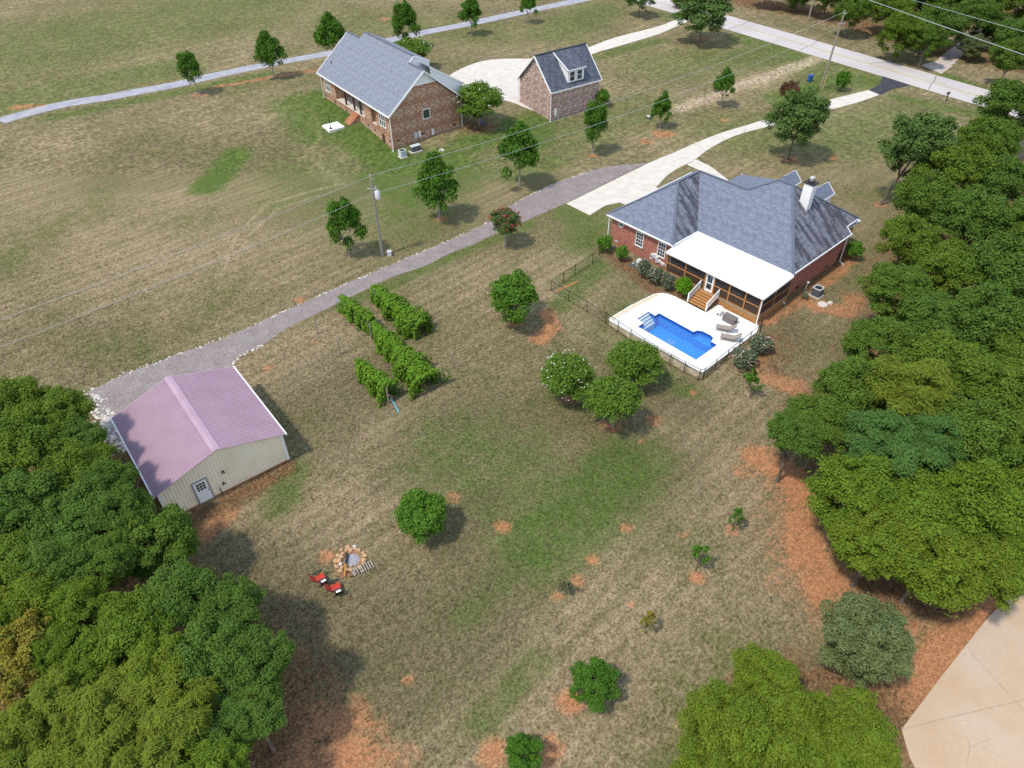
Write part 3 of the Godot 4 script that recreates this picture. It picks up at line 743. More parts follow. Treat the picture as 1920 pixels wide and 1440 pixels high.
func lawn_map(x0: float, z0: float, x1: float, z1: float, w: int, h: int) -> ImageTexture:
	var cell := 0.35
	var gw := int((x1 - x0) / cell)
	var gh := int((z1 - z0) / cell)
	var layers := []
	for a in cover_grid(x0, z0, gw, gh, cell):
		var im := Image.create_from_data(gw, gh, false, Image.FORMAT_L8, a)
		im.resize(w, h, Image.INTERPOLATE_BILINEAR)
		layers.append(im.get_data())
	var G: PackedByteArray = layers[0]
	var C: PackedByteArray = layers[1]
	var S: PackedByteArray = layers[2]
	var D: PackedByteArray = layers[3]
	var B: PackedByteArray = layers[4]
	var big := FastNoiseLite.new()
	big.seed = 41; big.frequency = 0.055; big.fractal_octaves = 3
	var mid := FastNoiseLite.new()
	mid.seed = 42; mid.frequency = 0.55; mid.fractal_octaves = 3
	var grain := FastNoiseLite.new()
	grain.seed = 43; grain.frequency = 0.9; grain.fractal_octaves = 2
	var px := PackedByteArray()
	px.resize(w * h * 3)
	var r := RandomNumberGenerator.new()
	r.seed = 44
	var sx := (x1 - x0) / w
	var sz := (z1 - z0) / h
	# direction of the mower's tracks
	var mx := 0.72
	var mz := -0.69
	var o := 0
	for j in h:
		var z := z0 + (j + 0.5) * sz
		for i in w:
			var x := x0 + (i + 0.5) * sx
			var k := j * w + i
			var n1 := big.get_noise_2d(x, z)
			var n2 := mid.get_noise_2d(x * 0.9, z * 0.9)
			# streaks of clippings: noise stretched along the tracks
			var a := x * mx + z * mz
			var c := x * mz - z * mx
			var n3 := grain.get_noise_2d(a * 1.5, c * 4.2)
			var track := (sin(c * 5.6 + n1 * 1.5) + 0.7 * sin(c * 2.1 + n1 * 2.0 + 1.0)) * clampf(0.6 + n1 * 1.4, 0.1, 1.0)
			var dry := 0.45 + n1 * 0.42 + n2 * 0.24 + n3 * 0.24 + track * 0.17
			dry += S[k] * 0.0022 - D[k] * 0.0012
			dry = clampf(dry, 0.0, 1.0)
			# thatch between olive and straw
			var cr := 101.0 + 40.0 * dry
			var cg := 95.0 + 31.0 * dry
			var cb := 67.0 + 33.0 * dry
			var noise := n2 * 0.55 + n3 * 0.5
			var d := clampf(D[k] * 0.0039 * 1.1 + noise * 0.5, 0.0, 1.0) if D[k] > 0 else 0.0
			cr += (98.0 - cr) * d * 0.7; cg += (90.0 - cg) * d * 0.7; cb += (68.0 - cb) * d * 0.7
			var g := clampf(G[k] * 0.0039 * 1.25 + noise * 0.75 - 0.06, 0.0, 1.0) if G[k] > 0 else clampf(-0.22 - n1 * 0.8 - noise * 0.5, 0.0, 0.35)
			cr += (80.0 - cr) * g; cg += (96.0 - cg) * g; cb += (48.0 - cb) * g
			if S[k] > 150:
				var s := clampf((S[k] - 150) * 0.0095 + noise * 1.1, 0.0, 1.0)
				cr += (156.0 - cr) * s; cg += (140.0 - cg) * s; cb += (115.0 - cb) * s
			if C[k] > 0:
				var e := clampf((C[k] * 0.0039 - 0.4 + noise * 0.5) * 1.8, 0.0, 0.86)
				cr += (162.0 - cr) * e; cg += (112.0 - cg) * e; cb += (79.0 - cb) * e
			elif n2 + n3 * 0.6 > 0.9:
				cr += 22.0; cg += 6.0
			if B[k] > 0:
				var e := clampf((B[k] * 0.0039 - 0.35 + noise * 0.8) * 2.2, 0.0, 1.0)
				var v := 0.8 + 0.5 * r.randf()
				cr += (106.0 * v - cr) * e; cg += (83.0 * v - cg) * e; cb += (61.0 * v - cb) * e
			var f := 1.0 + (r.randf() - 0.5) * 0.4 + n3 * 0.06
			px[o] = clampi(int(cr * f), 0, 255)
			px[o + 1] = clampi(int(cg * f), 0, 255)
			px[o + 2] = clampi(int(cb * f), 0, 255)
			o += 3
	var im := Image.create_from_data(w, h, false, Image.FORMAT_RGB8, px)
	lawn_image = im.duplicate()
	im.generate_mipmaps()
	return ImageTexture.create_from_image(im)

var lawn_image: Image

func grid_surface(mesh: ArrayMesh, x0: float, z0: float, x1: float, z1: float, step: float, m: Material, pit: PackedVector2Array) -> void:
	var nx := int(round((x1 - x0) / step))
	var nz := int(round((z1 - z0) / step))
	var v := PackedVector3Array()
	var uv := PackedVector2Array()
	var nn := PackedVector3Array()
	var ix := PackedInt32Array()
	for j in nz + 1:
		for i in nx + 1:
			var x := x0 + i * step
			var z := z0 + j * step
			var y := terrain(x, z)
			if pit.size() > 0 and Geometry2D.is_point_in_polygon(Vector2(x, z), pit):
				y -= 2.2
			v.append(Vector3(x, y, z))
			nn.append(Vector3(terrain(x - 0.5, z) - terrain(x + 0.5, z), 1.0, terrain(x, z - 0.5) - terrain(x, z + 0.5)).normalized())
			uv.append(Vector2(float(i) / nx, float(j) / nz))
	for j in nz:
		for i in nx:
			var a := j * (nx + 1) + i
			ix.append_array([a, a + 1, a + nx + 2, a, a + nx + 2, a + nx + 1])
	var arr := []
	arr.resize(Mesh.ARRAY_MAX)
	arr[Mesh.ARRAY_VERTEX] = v
	arr[Mesh.ARRAY_NORMAL] = nn
	arr[Mesh.ARRAY_TEX_UV] = uv
	arr[Mesh.ARRAY_INDEX] = ix
	mesh.add_surface_from_arrays(Mesh.PRIMITIVE_TRIANGLES, arr)
	mesh.surface_set_material(mesh.get_surface_count() - 1, m)

func ground_material(t: Texture2D) -> StandardMaterial3D:
	var m := StandardMaterial3D.new()
	m.albedo_texture = t
	m.roughness = 1.0
	m.metallic_specular = 0.1
	m.cull_mode = BaseMaterial3D.CULL_DISABLED
	return m

func build_ground() -> void:
	var mesh := ArrayMesh.new()
	var pit := PackedVector2Array()
	for p in [Vector2(10.6, -9.0), Vector2(18.1, -9.0), Vector2(18.1, -4.3), Vector2(10.0, -4.3)]:
		pit.append(house_xz(p))
	var near := ground_material(lawn_map(-70, -86, 70, -6, 1960, 1120))
	var near_image := lawn_image
	var far := ground_material(lawn_map(-150, -236, 150, -86, 1000, 500))
	grid_surface(mesh, -70, -86, 70, -6, 1.0, near, pit)
	grid_surface(mesh, -150, -236, 150, -86, 1.0, far, PackedVector2Array())
	var outer := mapped(picture(512, .01, 5, 45, lin(.1, .1, .05), lin(.15, .14, .075), lin(.2, .17, .095), .25), 60.0, 1.0, true, true)
	var st := tool()
	for q in [[-2500, -2500, 2500, -236], [-2500, -236, -150, 2500], [150, -236, 2500, 2500], [-150, -86, -70, 2500], [70, -86, 150, 2500], [-70, -6, 70, 2500]]:
		quad(st, Vector3(q[0], 0, q[1]), Vector3(q[2], 0, q[1]), Vector3(q[2], 0, q[3]), Vector3(q[0], 0, q[3]))
	st.generate_normals()
	st.commit(mesh)
	mesh.surface_set_material(2, outer)
	var o := MeshInstance3D.new()
	o.mesh = mesh
	hook(o, "ground", self)
	structure(o)
	grass(near_image)

func house_xz(p: Vector2) -> Vector2:
	var a := deg_to_rad(48.0)
	return Vector2(10.792, -66.825) + Vector2(cos(a), sin(a)) * p.x + Vector2(sin(a), -cos(a)) * p.y

func sheet(called: String, key: String, m: Material, lift: float, thick := 0.0, wobble := 0.0) -> void:
	structure(put(drape(smooth_line(pairs(PLACES[key]), true, wobble), lift, 2.0, thick), called, m))

func strip(line: PackedVector2Array, half: float) -> PackedVector2Array:
	var a := PackedVector2Array()
	var b := PackedVector2Array()
	for i in line.size():
		var d := (line[mini(i + 1, line.size() - 1)] - line[maxi(i - 1, 0)]).normalized()
		var n := Vector2(-d.y, d.x) * (half + rng.randf_range(-.08, .08))
		a.append(line[i] + n); b.append(line[i] - n)
	b.reverse()
	a.append_array(b)
	return a

func build_surfaces() -> void:
	sheet("gravel_driveway", "gravel_drive", M.gravel, .012, 0, .12)
	sheet("concrete_driveway", "concrete_drive", M.concrete, .03, .1)
	sheet("house_walkway", "sidewalk", M.concrete, .036, .1)
	sheet("asphalt_apron", "asphalt_apron", M.asphalt, .024, 0, .05)
	sheet("drive_across_road", "far_drive", M.rubble, .012, 0, .15)
	sheet("circular_driveway", "circular_drive", M.concrete, .03, .1)
	structure(put(drape(pairs(PLACES["concrete_pad"]), .05, 2.0, .15), "concrete_pad", M.concrete_tan))
	var line := smooth_line(pairs(PLACES["path"]), false)
	structure(put(drape(strip(line, 1.5), .012), "grey_path", M.path))
	# the road: straight, from upper left to lower right
	var a := Vector2(43.3, -151.6)
	var d := (Vector2(73.6, -108.8) - a).normalized()
	var n := Vector2(-d.y, d.x)
	var road := PackedVector2Array([a - d * 220 - n * 3.75, a + d * 260 - n * 3.75, a + d * 260 + n * 3.75, a - d * 220 + n * 3.75])
	structure(put(drape(road, .018, 20.0, .05), "road", M.road))
	var st := tool()
	for k in [-1.0, 1.0]:
		var c: Vector2 = a + n * 0.16 * k
		var y := .024
		for q in range(-18, 22):
			var p: Vector2 = c + d * 10.0 * q
			var e: Vector2 = p + d * 10.0
			quad(st, Vector3((p - n * .08).x, y, (p - n * .08).y), Vector3((e - n * .08).x, y, (e - n * .08).y), Vector3((e + n * .08).x, y, (e + n * .08).y), Vector3((p + n * .08).x, y, (p + n * .08).y))
	structure(put(st, "road_centre_line", M.yellow))
	# joints and cracks of the road and of the concrete, real thin strips of dark filler
	st = tool()
	for c in [[18.0, -3.6, 19.5, 3.6], [32.0, -3.7, 31.0, .2], [41.0, -3.7, 44.0, 3.6], [2.0, -3.6, 3.0, 3.6], [-12.0, -3.7, -11.0, 3.7]]:
		var p: Vector2 = a + d * c[0] + n * c[1]
		var e: Vector2 = a + d * c[2] + n * c[3]
		ribbon(st, [p, p.lerp(e, .35) + d * .15, p.lerp(e, .7) - d * .1, e], .05, .0225)
	structure(put(st, "road_cracks", M.asphalt))
	st = tool()
	for key in ["joint_a", "joint_b", "joint_c", "joint_d"]:
		var jl := []
		for v in triples(PLACES[key]):
			jl.append(Vector2(v.x, v.z))
		ribbon(st, jl, .014 if key < "joint_c" else .01, .056)
	structure(put(st, "concrete_pad_joints", M.wood_grey))
	st = tool()
	for c in [[1, 5], [3, 1], [4, 28], [12, 27], [13, 26], [14, 25], [15, 24], [16, 23]]:
		var dp := pairs(PLACES["concrete_drive"])
		var u0 := dp[c[0]]
		var u1 := dp[mini(c[1], dp.size() - 1)]
		if c[0] > 3:
			ribbon(st, [u0.lerp(u1, .02), u0.lerp(u1, .98)], .03, .034)
	structure(put(st, "driveway_joints", M.wood_grey))

func ribbon(st: SurfaceTool, pts: Array, half: float, y: float) -> void:
	for i in pts.size() - 1:
		var p: Vector2 = pts[i]
		var q: Vector2 = pts[i + 1]
		var n := (q - p).normalized().orthogonal() * half
		quad(st, Vector3((p - n).x, y, (p - n).y), Vector3((q - n).x, y, (q - n).y), Vector3((q + n).x, y, (q + n).y), Vector3((p + n).x, y, (p + n).y))

# pale rocks along the gravel: nobody could count them
func rock_mesh(seed_: int) -> ArrayMesh:
	var r := RandomNumberGenerator.new()
	r.seed = seed_
	var st := tool()
	var n := 6
	var rings := []
	for j in 4:
		var ring := []
		for i in n:
			var lat := [-.7, .1, .75, 1.3][j] as float
			var rad := cos(lat) * r.randf_range(.75, 1.1)
			ring.append(Vector3(cos(TAU * i / n) * rad, sin(lat) * r.randf_range(.6, .8), sin(TAU * i / n) * rad))
		rings.append(ring)
	for j in 3:
		for i in n:
			quad(st, rings[j][i], rings[j + 1][i], rings[j + 1][(i + 1) % n], rings[j][(i + 1) % n])
	for i in n:
		tri(st, rings[3][i], Vector3(0, .72, 0), rings[3][(i + 1) % n])
	st.generate_normals()
	return st.commit()

func rocks(called: String, label: String, line: Array, spread: float, per_metre: float, lo: float, hi: float, mt: Material) -> void:
	var spots := []
	for i in line.size() - 1:
		var a: Vector3 = line[i]
		var b: Vector3 = line[i + 1]
		for k in int(a.distance_to(b) * per_metre):
			var p := a.lerp(b, rng.randf())
			p += Vector3(rng.randfn(0, spread), 0, rng.randfn(0, spread))
			p.y = terrain(p.x, p.z)
			var s := lo + (hi - lo) * pow(rng.randf(), 2.0)
			spots.append(Transform3D(Basis(Vector3.UP, rng.randf() * TAU).scaled(Vector3(s, s * .6, s * rng.randf_range(.7, 1.2))), p))
	var mm := MultiMesh.new()
	mm.transform_format = MultiMesh.TRANSFORM_3D
	mm.mesh = rock_mesh(called.length())
	mm.instance_count = spots.size()
	for i in spots.size():
		mm.set_instance_transform(i, spots[i])
	var o := MultiMeshInstance3D.new()
	o.multimesh = mm
	o.material_override = mt
	hook(o, called, self)
	tag(o, label, "rocks")
	structure(o, "stuff")

# short grass: small tufts in the colours of the turf they stand in
func grass(im: Image) -> void:
	var r := RandomNumberGenerator.new()
	r.seed = 91
	var st := tool()
	for k in 7:
		var a := r.randf() * TAU
		var out := Vector3(cos(a), 0, sin(a))
		var sd := Vector3(-sin(a), 0, cos(a)) * .012
		var p := out * r.randf() * .05
		var q := p + out * r.randf_range(.03, .1) + Vector3(0, r.randf_range(.05, .1), 0)
		tri(st, p - sd, q, p + sd)
	st.generate_normals()
	var mesh := st.commit()
	var bare := []
	for key in ["gravel_drive", "concrete_drive", "sidewalk", "concrete_pad"]:
		bare.append(pairs(PLACES[key]))
	var box_ := PackedVector2Array()
	for p in [Vector2(-1.2, .9), Vector2(-1.2, 15), Vector2(18, 15), Vector2(18.3, 0), Vector2(19.1, -1), Vector2(19.1, -9.9), Vector2(8.2, -9.9), Vector2(8.2, -3)]:
		box_.append(house_xz(p))
	bare.append(box_)
	var spots := []
	var cols := []
	for i in 620000:
		var x := r.randf_range(-66, 66)
		var z := -8.0 - 76.0 * r.randf()
		# fewer tufts towards the far end, where single ones can no longer be seen
		if absf(x) > 20.0 - z * .7 or r.randf() > 1.0 - smoothstep(-40.0, -84.0, z):
			continue
		var c := im.get_pixel(clampi(int((x + 70.0) / 140.0 * im.get_width()), 0, im.get_width() - 1), clampi(int((z + 86.0) / 80.0 * im.get_height()), 0, im.get_height() - 1))
		if c.r > c.g * 1.3:
			continue
		var hit := false
		for b in bare:
			if Geometry2D.is_point_in_polygon(Vector2(x, z), b):
				hit = true
				break
		if hit:
			continue
		var s := r.randf_range(.6, 1.2)
		spots.append(Transform3D(Basis(Vector3.UP, r.randf() * TAU).scaled(Vector3(s, s * r.randf_range(.5, 1.0), s)), Vector3(x, terrain(x, z), z)))
		var f := r.randf_range(.75, 1.3)
		var l := c.srgb_to_linear()
		cols.append(Color(l.r * f, l.g * f, l.b * f))
	var mm := MultiMesh.new()
	mm.transform_format = MultiMesh.TRANSFORM_3D
	mm.use_colors = true
	mm.mesh = mesh
	mm.instance_count = spots.size()
	for i in spots.size():
		mm.set_instance_transform(i, spots[i])
		mm.set_instance_color(i, cols[i])
	var o := MultiMeshInstance3D.new()
	o.multimesh = mm
	var m := plain(1, 1, 1, .95)
	m.vertex_color_use_as_albedo = true
	m.metallic_specular = .1
	o.material_override = m
	hook(o, "grass", self)
	tag(o, "short dry and green lawn grass covering the ground", "grass")
	structure(o, "stuff")

# ---------------------------------------------------------------- foliage
# A crown is many small leaf faces on clumps that are spread through a unit ball (radius 1, centre at 0).
# shape: how the clumps are spread; every leaf gets a tone of its own and every clump a slight tint.
func crown(seed_: int, clumps: int, per: int, leaf: float, shape: String, clump_r := 0.3, tint := 0.22, lump := 0.25) -> ArrayMesh:
	var r := RandomNumberGenerator.new()
	r.seed = seed_
	var env := FastNoiseLite.new()
	env.seed = seed_
	env.frequency = 0.9
	env.fractal_octaves = 2
	var v := PackedVector3Array()
	var nn := PackedVector3Array()
	var cc := PackedColorArray()
	var ix := PackedInt32Array()
	for c in clumps:
		var dir := Vector3(r.randfn(), r.randfn(), r.randfn()).normalized()
		if dir.y < -0.35 and r.randf() < 0.75:
			dir.y = -dir.y
		var rad := pow(r.randf(), 0.27) * (1.0 - clump_r * 0.7) * clampf(1.0 + lump * 1.6 * env.get_noise_3dv(dir * 1.3), 0.55, 1.1)
		var at := dir * rad
		var cr := clump_r * r.randf_range(0.5, 1.3)
		if shape == "cone":
			# egg shaped, narrow at the top
			var wide := 1.12 - 0.66 * pow(clampf((at.y + 0.55) / 1.5, 0.0, 1.0), 1.3)
			at.x *= wide; at.z *= wide
			cr *= 0.72 + 0.28 * wide
		elif shape == "flat":
			at.y *= 0.72
		elif shape == "loose":
			cr *= r.randf_range(0.6, 1.0)
			at *= r.randf_range(0.9, 1.06)
		var ct := 1.0 + r.randf_range(-tint, tint)
		var cy := r.randf_range(-tint, tint) * 0.5
		var count := int(per * pow(cr / clump_r, 2.0))
		for q in count:
			var e := Vector3(r.randfn(), r.randfn(), r.randfn()).normalized()
			if e.y < -0.2 and r.randf() < 0.6:
				e.y = -e.y
			var p := at + e * cr * (pow(r.randf(), 0.28) if r.randf() < 0.9 else r.randf_range(1.0, 1.45)) * Vector3(1.0, 0.8, 1.0)
			var lift := (e * 0.6 + Vector3(r.randfn() * 0.5, 0.6 + r.randfn() * 0.4, r.randfn() * 0.5)).normalized()
			var along := lift.cross(Vector3(r.randfn(), r.randfn(), r.randfn())).normalized()
			var side := lift.cross(along)
			var s := leaf * r.randf_range(0.65, 1.35)
			var ln := s
			var wd := s * 0.55
			if shape == "feather":
				# long drooping sprays
				along = (Vector3(e.x, -0.25 + 0.3 * r.randf(), e.z) + Vector3(r.randfn(), 0, r.randfn()) * 0.35).normalized()
				side = Vector3.UP.cross(along).normalized()
				lift = along.cross(side).normalized()
				ln = s * 1.8
				wd = s * 0.36
			var k := v.size()
			v.append(p - along * ln * 0.5)
			v.append(p + side * wd * 0.5 + along * ln * 0.05)
			v.append(p + along * ln * 0.5 - lift * s * 0.12)
			v.append(p - side * wd * 0.5 + along * ln * 0.05)
			var n := (lift + e * 0.15).normalized()
			for m in 4:
				nn.append(n)
			var t := ct * r.randf_range(0.55, 1.5)
			var yel := cy + r.randf_range(-0.12, 0.12)
			var col := Color(t * (1.0 + yel), t, t * (1.0 - yel * 0.6))
			for m in 4:
				cc.append(col)
			ix.append_array([k, k + 1, k + 2, k, k + 2, k + 3])
	var arr := []
	arr.resize(Mesh.ARRAY_MAX)
	arr[Mesh.ARRAY_VERTEX] = v
	arr[Mesh.ARRAY_NORMAL] = nn
	arr[Mesh.ARRAY_COLOR] = cc
	arr[Mesh.ARRAY_INDEX] = ix
	var mesh := ArrayMesh.new()
	mesh.add_surface_from_arrays(Mesh.PRIMITIVE_TRIANGLES, arr)
	return mesh

# clusters of petals on the outer face of a unit crown
func blooms(seed_: int, count: int, size: float, top_only := true) -> ArrayMesh:
	var r := RandomNumberGenerator.new()
	r.seed = seed_
	var st := tool()
	for i in count:
		var e := Vector3(r.randfn(), r.randfn(), r.randfn()).normalized()
		if top_only and e.y < -0.1:
			e.y = -e.y
		var p := e * r.randf_range(0.86, 1.04)
		for q in 3:
			var b := Basis(Vector3(r.randfn(), r.randfn(), r.randfn()).normalized(), r.randf() * TAU)
			var s := size * r.randf_range(0.6, 1.3)
			var o := p + Vector3(r.randfn(), r.randfn(), r.randfn()) * size * 0.3
			var f := [o + b * Vector3(s, 0, 0), o + b * Vector3(0, s, 0), o + b * Vector3(-s, 0, 0), o + b * Vector3(0, -s, 0), o + b * Vector3(0, 0, s * .7)]
			for k in 4:
				tri(st, f[k], f[(k + 1) % 4], f[4])
	st.generate_normals()
	return st.commit()

# trunk of unit height that forks into limbs reaching into the crown (crown centre at y = 1)
func trunk_mesh(seed_: int, limbs: int, spread: float, r0: float) -> ArrayMesh:
	var r := RandomNumberGenerator.new()
	r.seed = seed_
	var st := tool()
	var p := Vector3.ZERO
	var fork := Vector3(r.randfn() * .02, .5, r.randfn() * .02)
	tube(st, p, Vector3(0, .06, 0), r0 * 1.5, r0 * 1.05, 8, false)
	tube(st, Vector3(0, .06, 0), fork, r0 * 1.05, r0 * .75, 8, false)
	for i in limbs:
		var a := TAU * (i + r.randf() * .6) / limbs
		var out := spread * r.randf_range(.5, 1.0)
		var m := fork + Vector3(cos(a) * out * .45, r.randf_range(.18, .3), sin(a) * out * .45)
		var e := m + Vector3(cos(a) * out * .55, r.randf_range(.2, .45), sin(a) * out * .55)
		tube(st, fork, m, r0 * .5, r0 * .34, 6, false)
		tube(st, m, e, r0 * .34, r0 * .1, 5, false)
		var e2 := m + Vector3(cos(a + .8) * out * .4, r.randf_range(.2, .4), sin(a + .8) * out * .4)
		tube(st, m, e2, r0 * .22, r0 * .06, 5, false)
	st.generate_normals()
	return st.commit()

var crowns := {}
var trunks := []
var flowers := {}

func make_crowns() -> void:
	crowns.wood = [crown(1, 150, 330, .058, "ball", .19, .2, .33), crown(2, 160, 310, .058, "flat", .18, .2, .33), crown(3, 135, 340, .06, "ball", .2, .2, .33), crown(4, 170, 300, .056, "flat", .17, .2, .38), crown(7, 140, 330, .06, "ball", .19, .2, .42)]
	crowns.fern = [crown(5, 110, 330, .06, "feather", .19, .25, .4), crown(6, 120, 310, .06, "feather", .18, .25, .4)]
	crowns.maple = [crown(8, 74, 190, .1, "cone", .24, .15, .3), crown(9, 78, 180, .1, "cone", .23, .15, .3), crown(10, 68, 190, .105, "cone", .25, .15, .35)]
	crowns.round = [crown(11, 90, 180, .092, "ball", .24, .12, .15), crown(12, 86, 180, .092, "ball", .25, .12, .15)]
	crowns.crape = [crown(13, 95, 170, .082, "flat", .23, .15, .2), crown(14, 95, 170, .084, "flat", .23, .15, .2)]
	crowns.oak = [crown(15, 130, 220, .072, "loose", .21, .18, .35), crown(16, 136, 210, .072, "loose", .2, .18, .35)]
	crowns.bush = [crown(17, 34, 70, .22, "ball", .38, .15), crown(18, 32, 74, .22, "ball", .4, .15)]
	crowns.ball = [crown(19, 30, 110, .17, "ball", .45, .08)]
	crowns.sap = [crown(20, 26, 22, .24, "loose", .26, .2), crown(21, 22, 24, .24, "loose", .28, .2)]
	crowns.thin = [crown(22, 110, 110, .085, "loose", .2, .3)]
	trunks = [trunk_mesh(1, 5, .5, .03), trunk_mesh(2, 6, .6, .028), trunk_mesh(3, 5, .55, .034)]
	flowers.white = blooms(31, 42, .022)
	flowers.red = blooms(32, 80, .06)
	flowers.pink = blooms(33, 50, .06)

var picks := {}
func pick(kind: String) -> Mesh:
	var a: Array = crowns[kind]
	var n: int = picks.get(kind, 0)
	picks[kind] = n + 1
	return a[n % a.size()]

# one tree: trunk and crown (and blooms); h = full height, r = crown radius, clear = share of bare trunk
func plant(called: String, label: String, category: String, group: String, x: float, z: float, h: float, r: float, clear: float, lean: float, kind: String, leaf: Material, stem: Material, bloom: Mesh = null, bloom_mat: Material = null) -> Node3D:
	var o := thing(called, label, category, Vector3(x, terrain(x, z) - .02, z), 0.0, group)
	o.rotation.y = rng.randf() * TAU if lean == 0.0 else 0.0
	var half := h * (1.0 - clear) * 0.5
	var mid := h - half
	var top := Vector3(lean * h, mid, 0)
	var t := place(trunks[taken.size() % 3], "trunk", stem, o)
	var thick := clampf(0.9 * h / 7.0, 0.25, 1.2) * 4.2
	t.basis = Basis(Vector3(thick if r > .6 else thick * .5, 0, 0), Vector3(lean * h, mid, 0), Vector3(0, 0, thick if r > .6 else thick * .5))
	var c := place(pick(kind), "crown", leaf, o, top)
	c.scale = Vector3(r * rng.randf_range(.94, 1.06), half * 1.04, r * rng.randf_range(.94, 1.06))
	if bloom != null:
		var b := place(bloom, "blossom", bloom_mat, o, top)
		b.scale = Vector3(r, half, r)
		b.set_meta("kind", "stuff")
	return o

func build_trees() -> void:
	for q in TREES:
		var kind: String = q[0]
		var set_: Array = {
			"maple": ["maple", M.leaf_maple, M.bark_pale], "oak": ["oak", M.leaf_oak, M.bark], "crape": ["crape", M.leaf_crape, M.bark_pale], "crape0": ["crape", M.leaf_crape, M.bark_pale],
			"redcrape": ["oak", M.leaf_redcrape, M.bark_pale], "round": ["round", M.leaf_bush, M.bark], "redbush": ["oak", M.leaf_brown, M.bark], "bush": ["bush", M.leaf_bush, M.bark],
			"sap": ["sap", M.leaf_maple, M.bark], "sapdull": ["sap", M.leaf_dull, M.bark], "sapyel": ["sap", M.leaf_yellow, M.bark], "bushy": ["oak", M.leaf_maple, M.bark],
			"greybush": ["bush", M.leaf_grey, M.bark], "ball": ["ball", M.leaf_ball, M.bark]}[kind]
		var bl: Mesh = flowers.white if kind == "crape" else flowers.red if kind == "redcrape" else flowers.pink if kind == "greybush" else null
		var bm: Material = M.bloom_white if kind == "crape" else M.bloom_red if kind == "redcrape" else M.bloom_pink
		plant(q[1], q[2], q[3], q[4], q[5], q[6], q[7], q[8], q[9], q[10], set_[0], set_[1], set_[2], bl, bm)
	for q in WOODS:
		var kind: String = q[0]
		var set_: Array = {"wood": ["wood", [M.leaf_wood, M.leaf_wood2, M.leaf_wood3][rng.randi() % 3]], "light": ["wood", [M.leaf_light, M.leaf_light2][rng.randi() % 2]], "fern": ["fern", M.leaf_fern], "blue": ["fern", M.leaf_blue], "olive": ["wood", M.leaf_olive], "yellow": ["thin", M.leaf_yellow]}[kind]
		var r: float = q[6] * 1.05
		var hc: float = q[5]
		var half := minf(r * rng.randf_range(.8, .98), hc * .92)
		var h := hc + half
		plant("woodland_tree", q[2], "tree", q[1], q[3], q[4], h, r, maxf(0.0, (hc - half) / h), 0.0, set_[0], set_[1], M.bark)

# a vine row: leaves along a trellis wire
func vine(a: Vector3, b: Vector3, w0: float, w1: float, label: String, seed_: int) -> void:
	var r := RandomNumberGenerator.new()
	r.seed = seed_
	var o := thing("grape_vine", label, "vine", a, 0.0, "vine rows beside the gravel driveway")
	var v := PackedVector3Array()
	var nn := PackedVector3Array()
	var cc := PackedColorArray()
	var ix := PackedInt32Array()
	var d := b - a
	var side := d.cross(Vector3.UP).normalized()
	var count := int(d.length() * (w0 + w1) * 520)
	for i in count:
		var t := r.randf()
		var w := lerpf(w0, w1, pow(t, .8)) * 1.3 * (1.0 + .25 * sin(t * 17.0 + seed_) + .2 * sin(t * 43.0 + seed_))
		var th := r.randf_range(-.5, PI + .5)
		var rr := pow(r.randf(), .3)
		var p := d * t + side * cos(th) * w * rr + Vector3(0, 1.15 + sin(th) * .7 * rr * r.randf_range(.8, 1.15) * (0.6 + .4 * w / maxf(w1, .1)), 0)
		if absf(cos(th)) > .75:
			p.y = maxf(.08, p.y - r.randf() * 1.2)
		var e := (side * cos(th) + Vector3.UP * (sin(th) + .3)).normalized()
		var lift := (e + Vector3(r.randfn(), r.randfn(), r.randfn()) * .4).normalized()
		var al := lift.cross(Vector3(r.randfn(), r.randfn(), r.randfn())).normalized()
		var sd := lift.cross(al)
		var s := r.randf_range(.12, .26)
		var k := v.size()
		v.append_array([p - al * s * .6, p + sd * s * .45, p + al * s * .6, p - sd * s * .45])
		var tone := r.randf_range(.7, 1.35)
		var yel := r.randf_range(-.15, .3)
		for m in 4:
			nn.append(lift)
			cc.append(Color(tone * (1 + yel), tone, tone * .9))
		ix.append_array([k, k + 1, k + 2, k, k + 2, k + 3])
	var arr := []
	arr.resize(Mesh.ARRAY_MAX)
	arr[Mesh.ARRAY_VERTEX] = v
	arr[Mesh.ARRAY_NORMAL] = nn
	arr[Mesh.ARRAY_COLOR] = cc
	arr[Mesh.ARRAY_INDEX] = ix
	var mesh := ArrayMesh.new()
	mesh.add_surface_from_arrays(Mesh.PRIMITIVE_TRIANGLES, arr)
	place(mesh, "leaves", M.leaf_vine, o)
	var st := tool()
	var n := maxi(2, int(d.length() / 2.4))
	for i in n:
		var p := d * (i + .5) / n
		tube(st, p, p + Vector3(.05, .6, .02), .05, .04, 6)
		tube(st, p + Vector3(.05, .6, .02), p + Vector3(0, 1.2, 0), .04, .03, 6)
	tube(st, Vector3(0, 1.25, 0), d + Vector3(0, 1.25, 0), .012, .012, 5)
	put(st, "stems", M.bark, o)

# ---------------------------------------------------------------- buildings
func beam(st: SurfaceTool, a: Vector3, b: Vector3, w: float, h: float) -> void:
	var d := (b - a)
	var x := d.normalized()
	var z := x.cross(Vector3.UP if absf(x.y) < .99 else Vector3.RIGHT).normalized()
	var y := z.cross(x)
	box(st, (a + b) / 2, Vector3(d.length(), h, w), Basis(x, y, z))

func beams(called: String, m: Material, parent: Node, segs: Array, w: float, h: float) -> MeshInstance3D:
	var st := tool()
	for s in segs:
		beam(st, s[0], s[1], w, h)
	return put(st, called, m, parent)

func slope(parent: Node, pts: Array, along: Vector3, m: Material) -> MeshInstance3D:
	var st := tool()
	facet(st, pts, along, 1.0)
	return put(st, "roof_slope", m, parent)

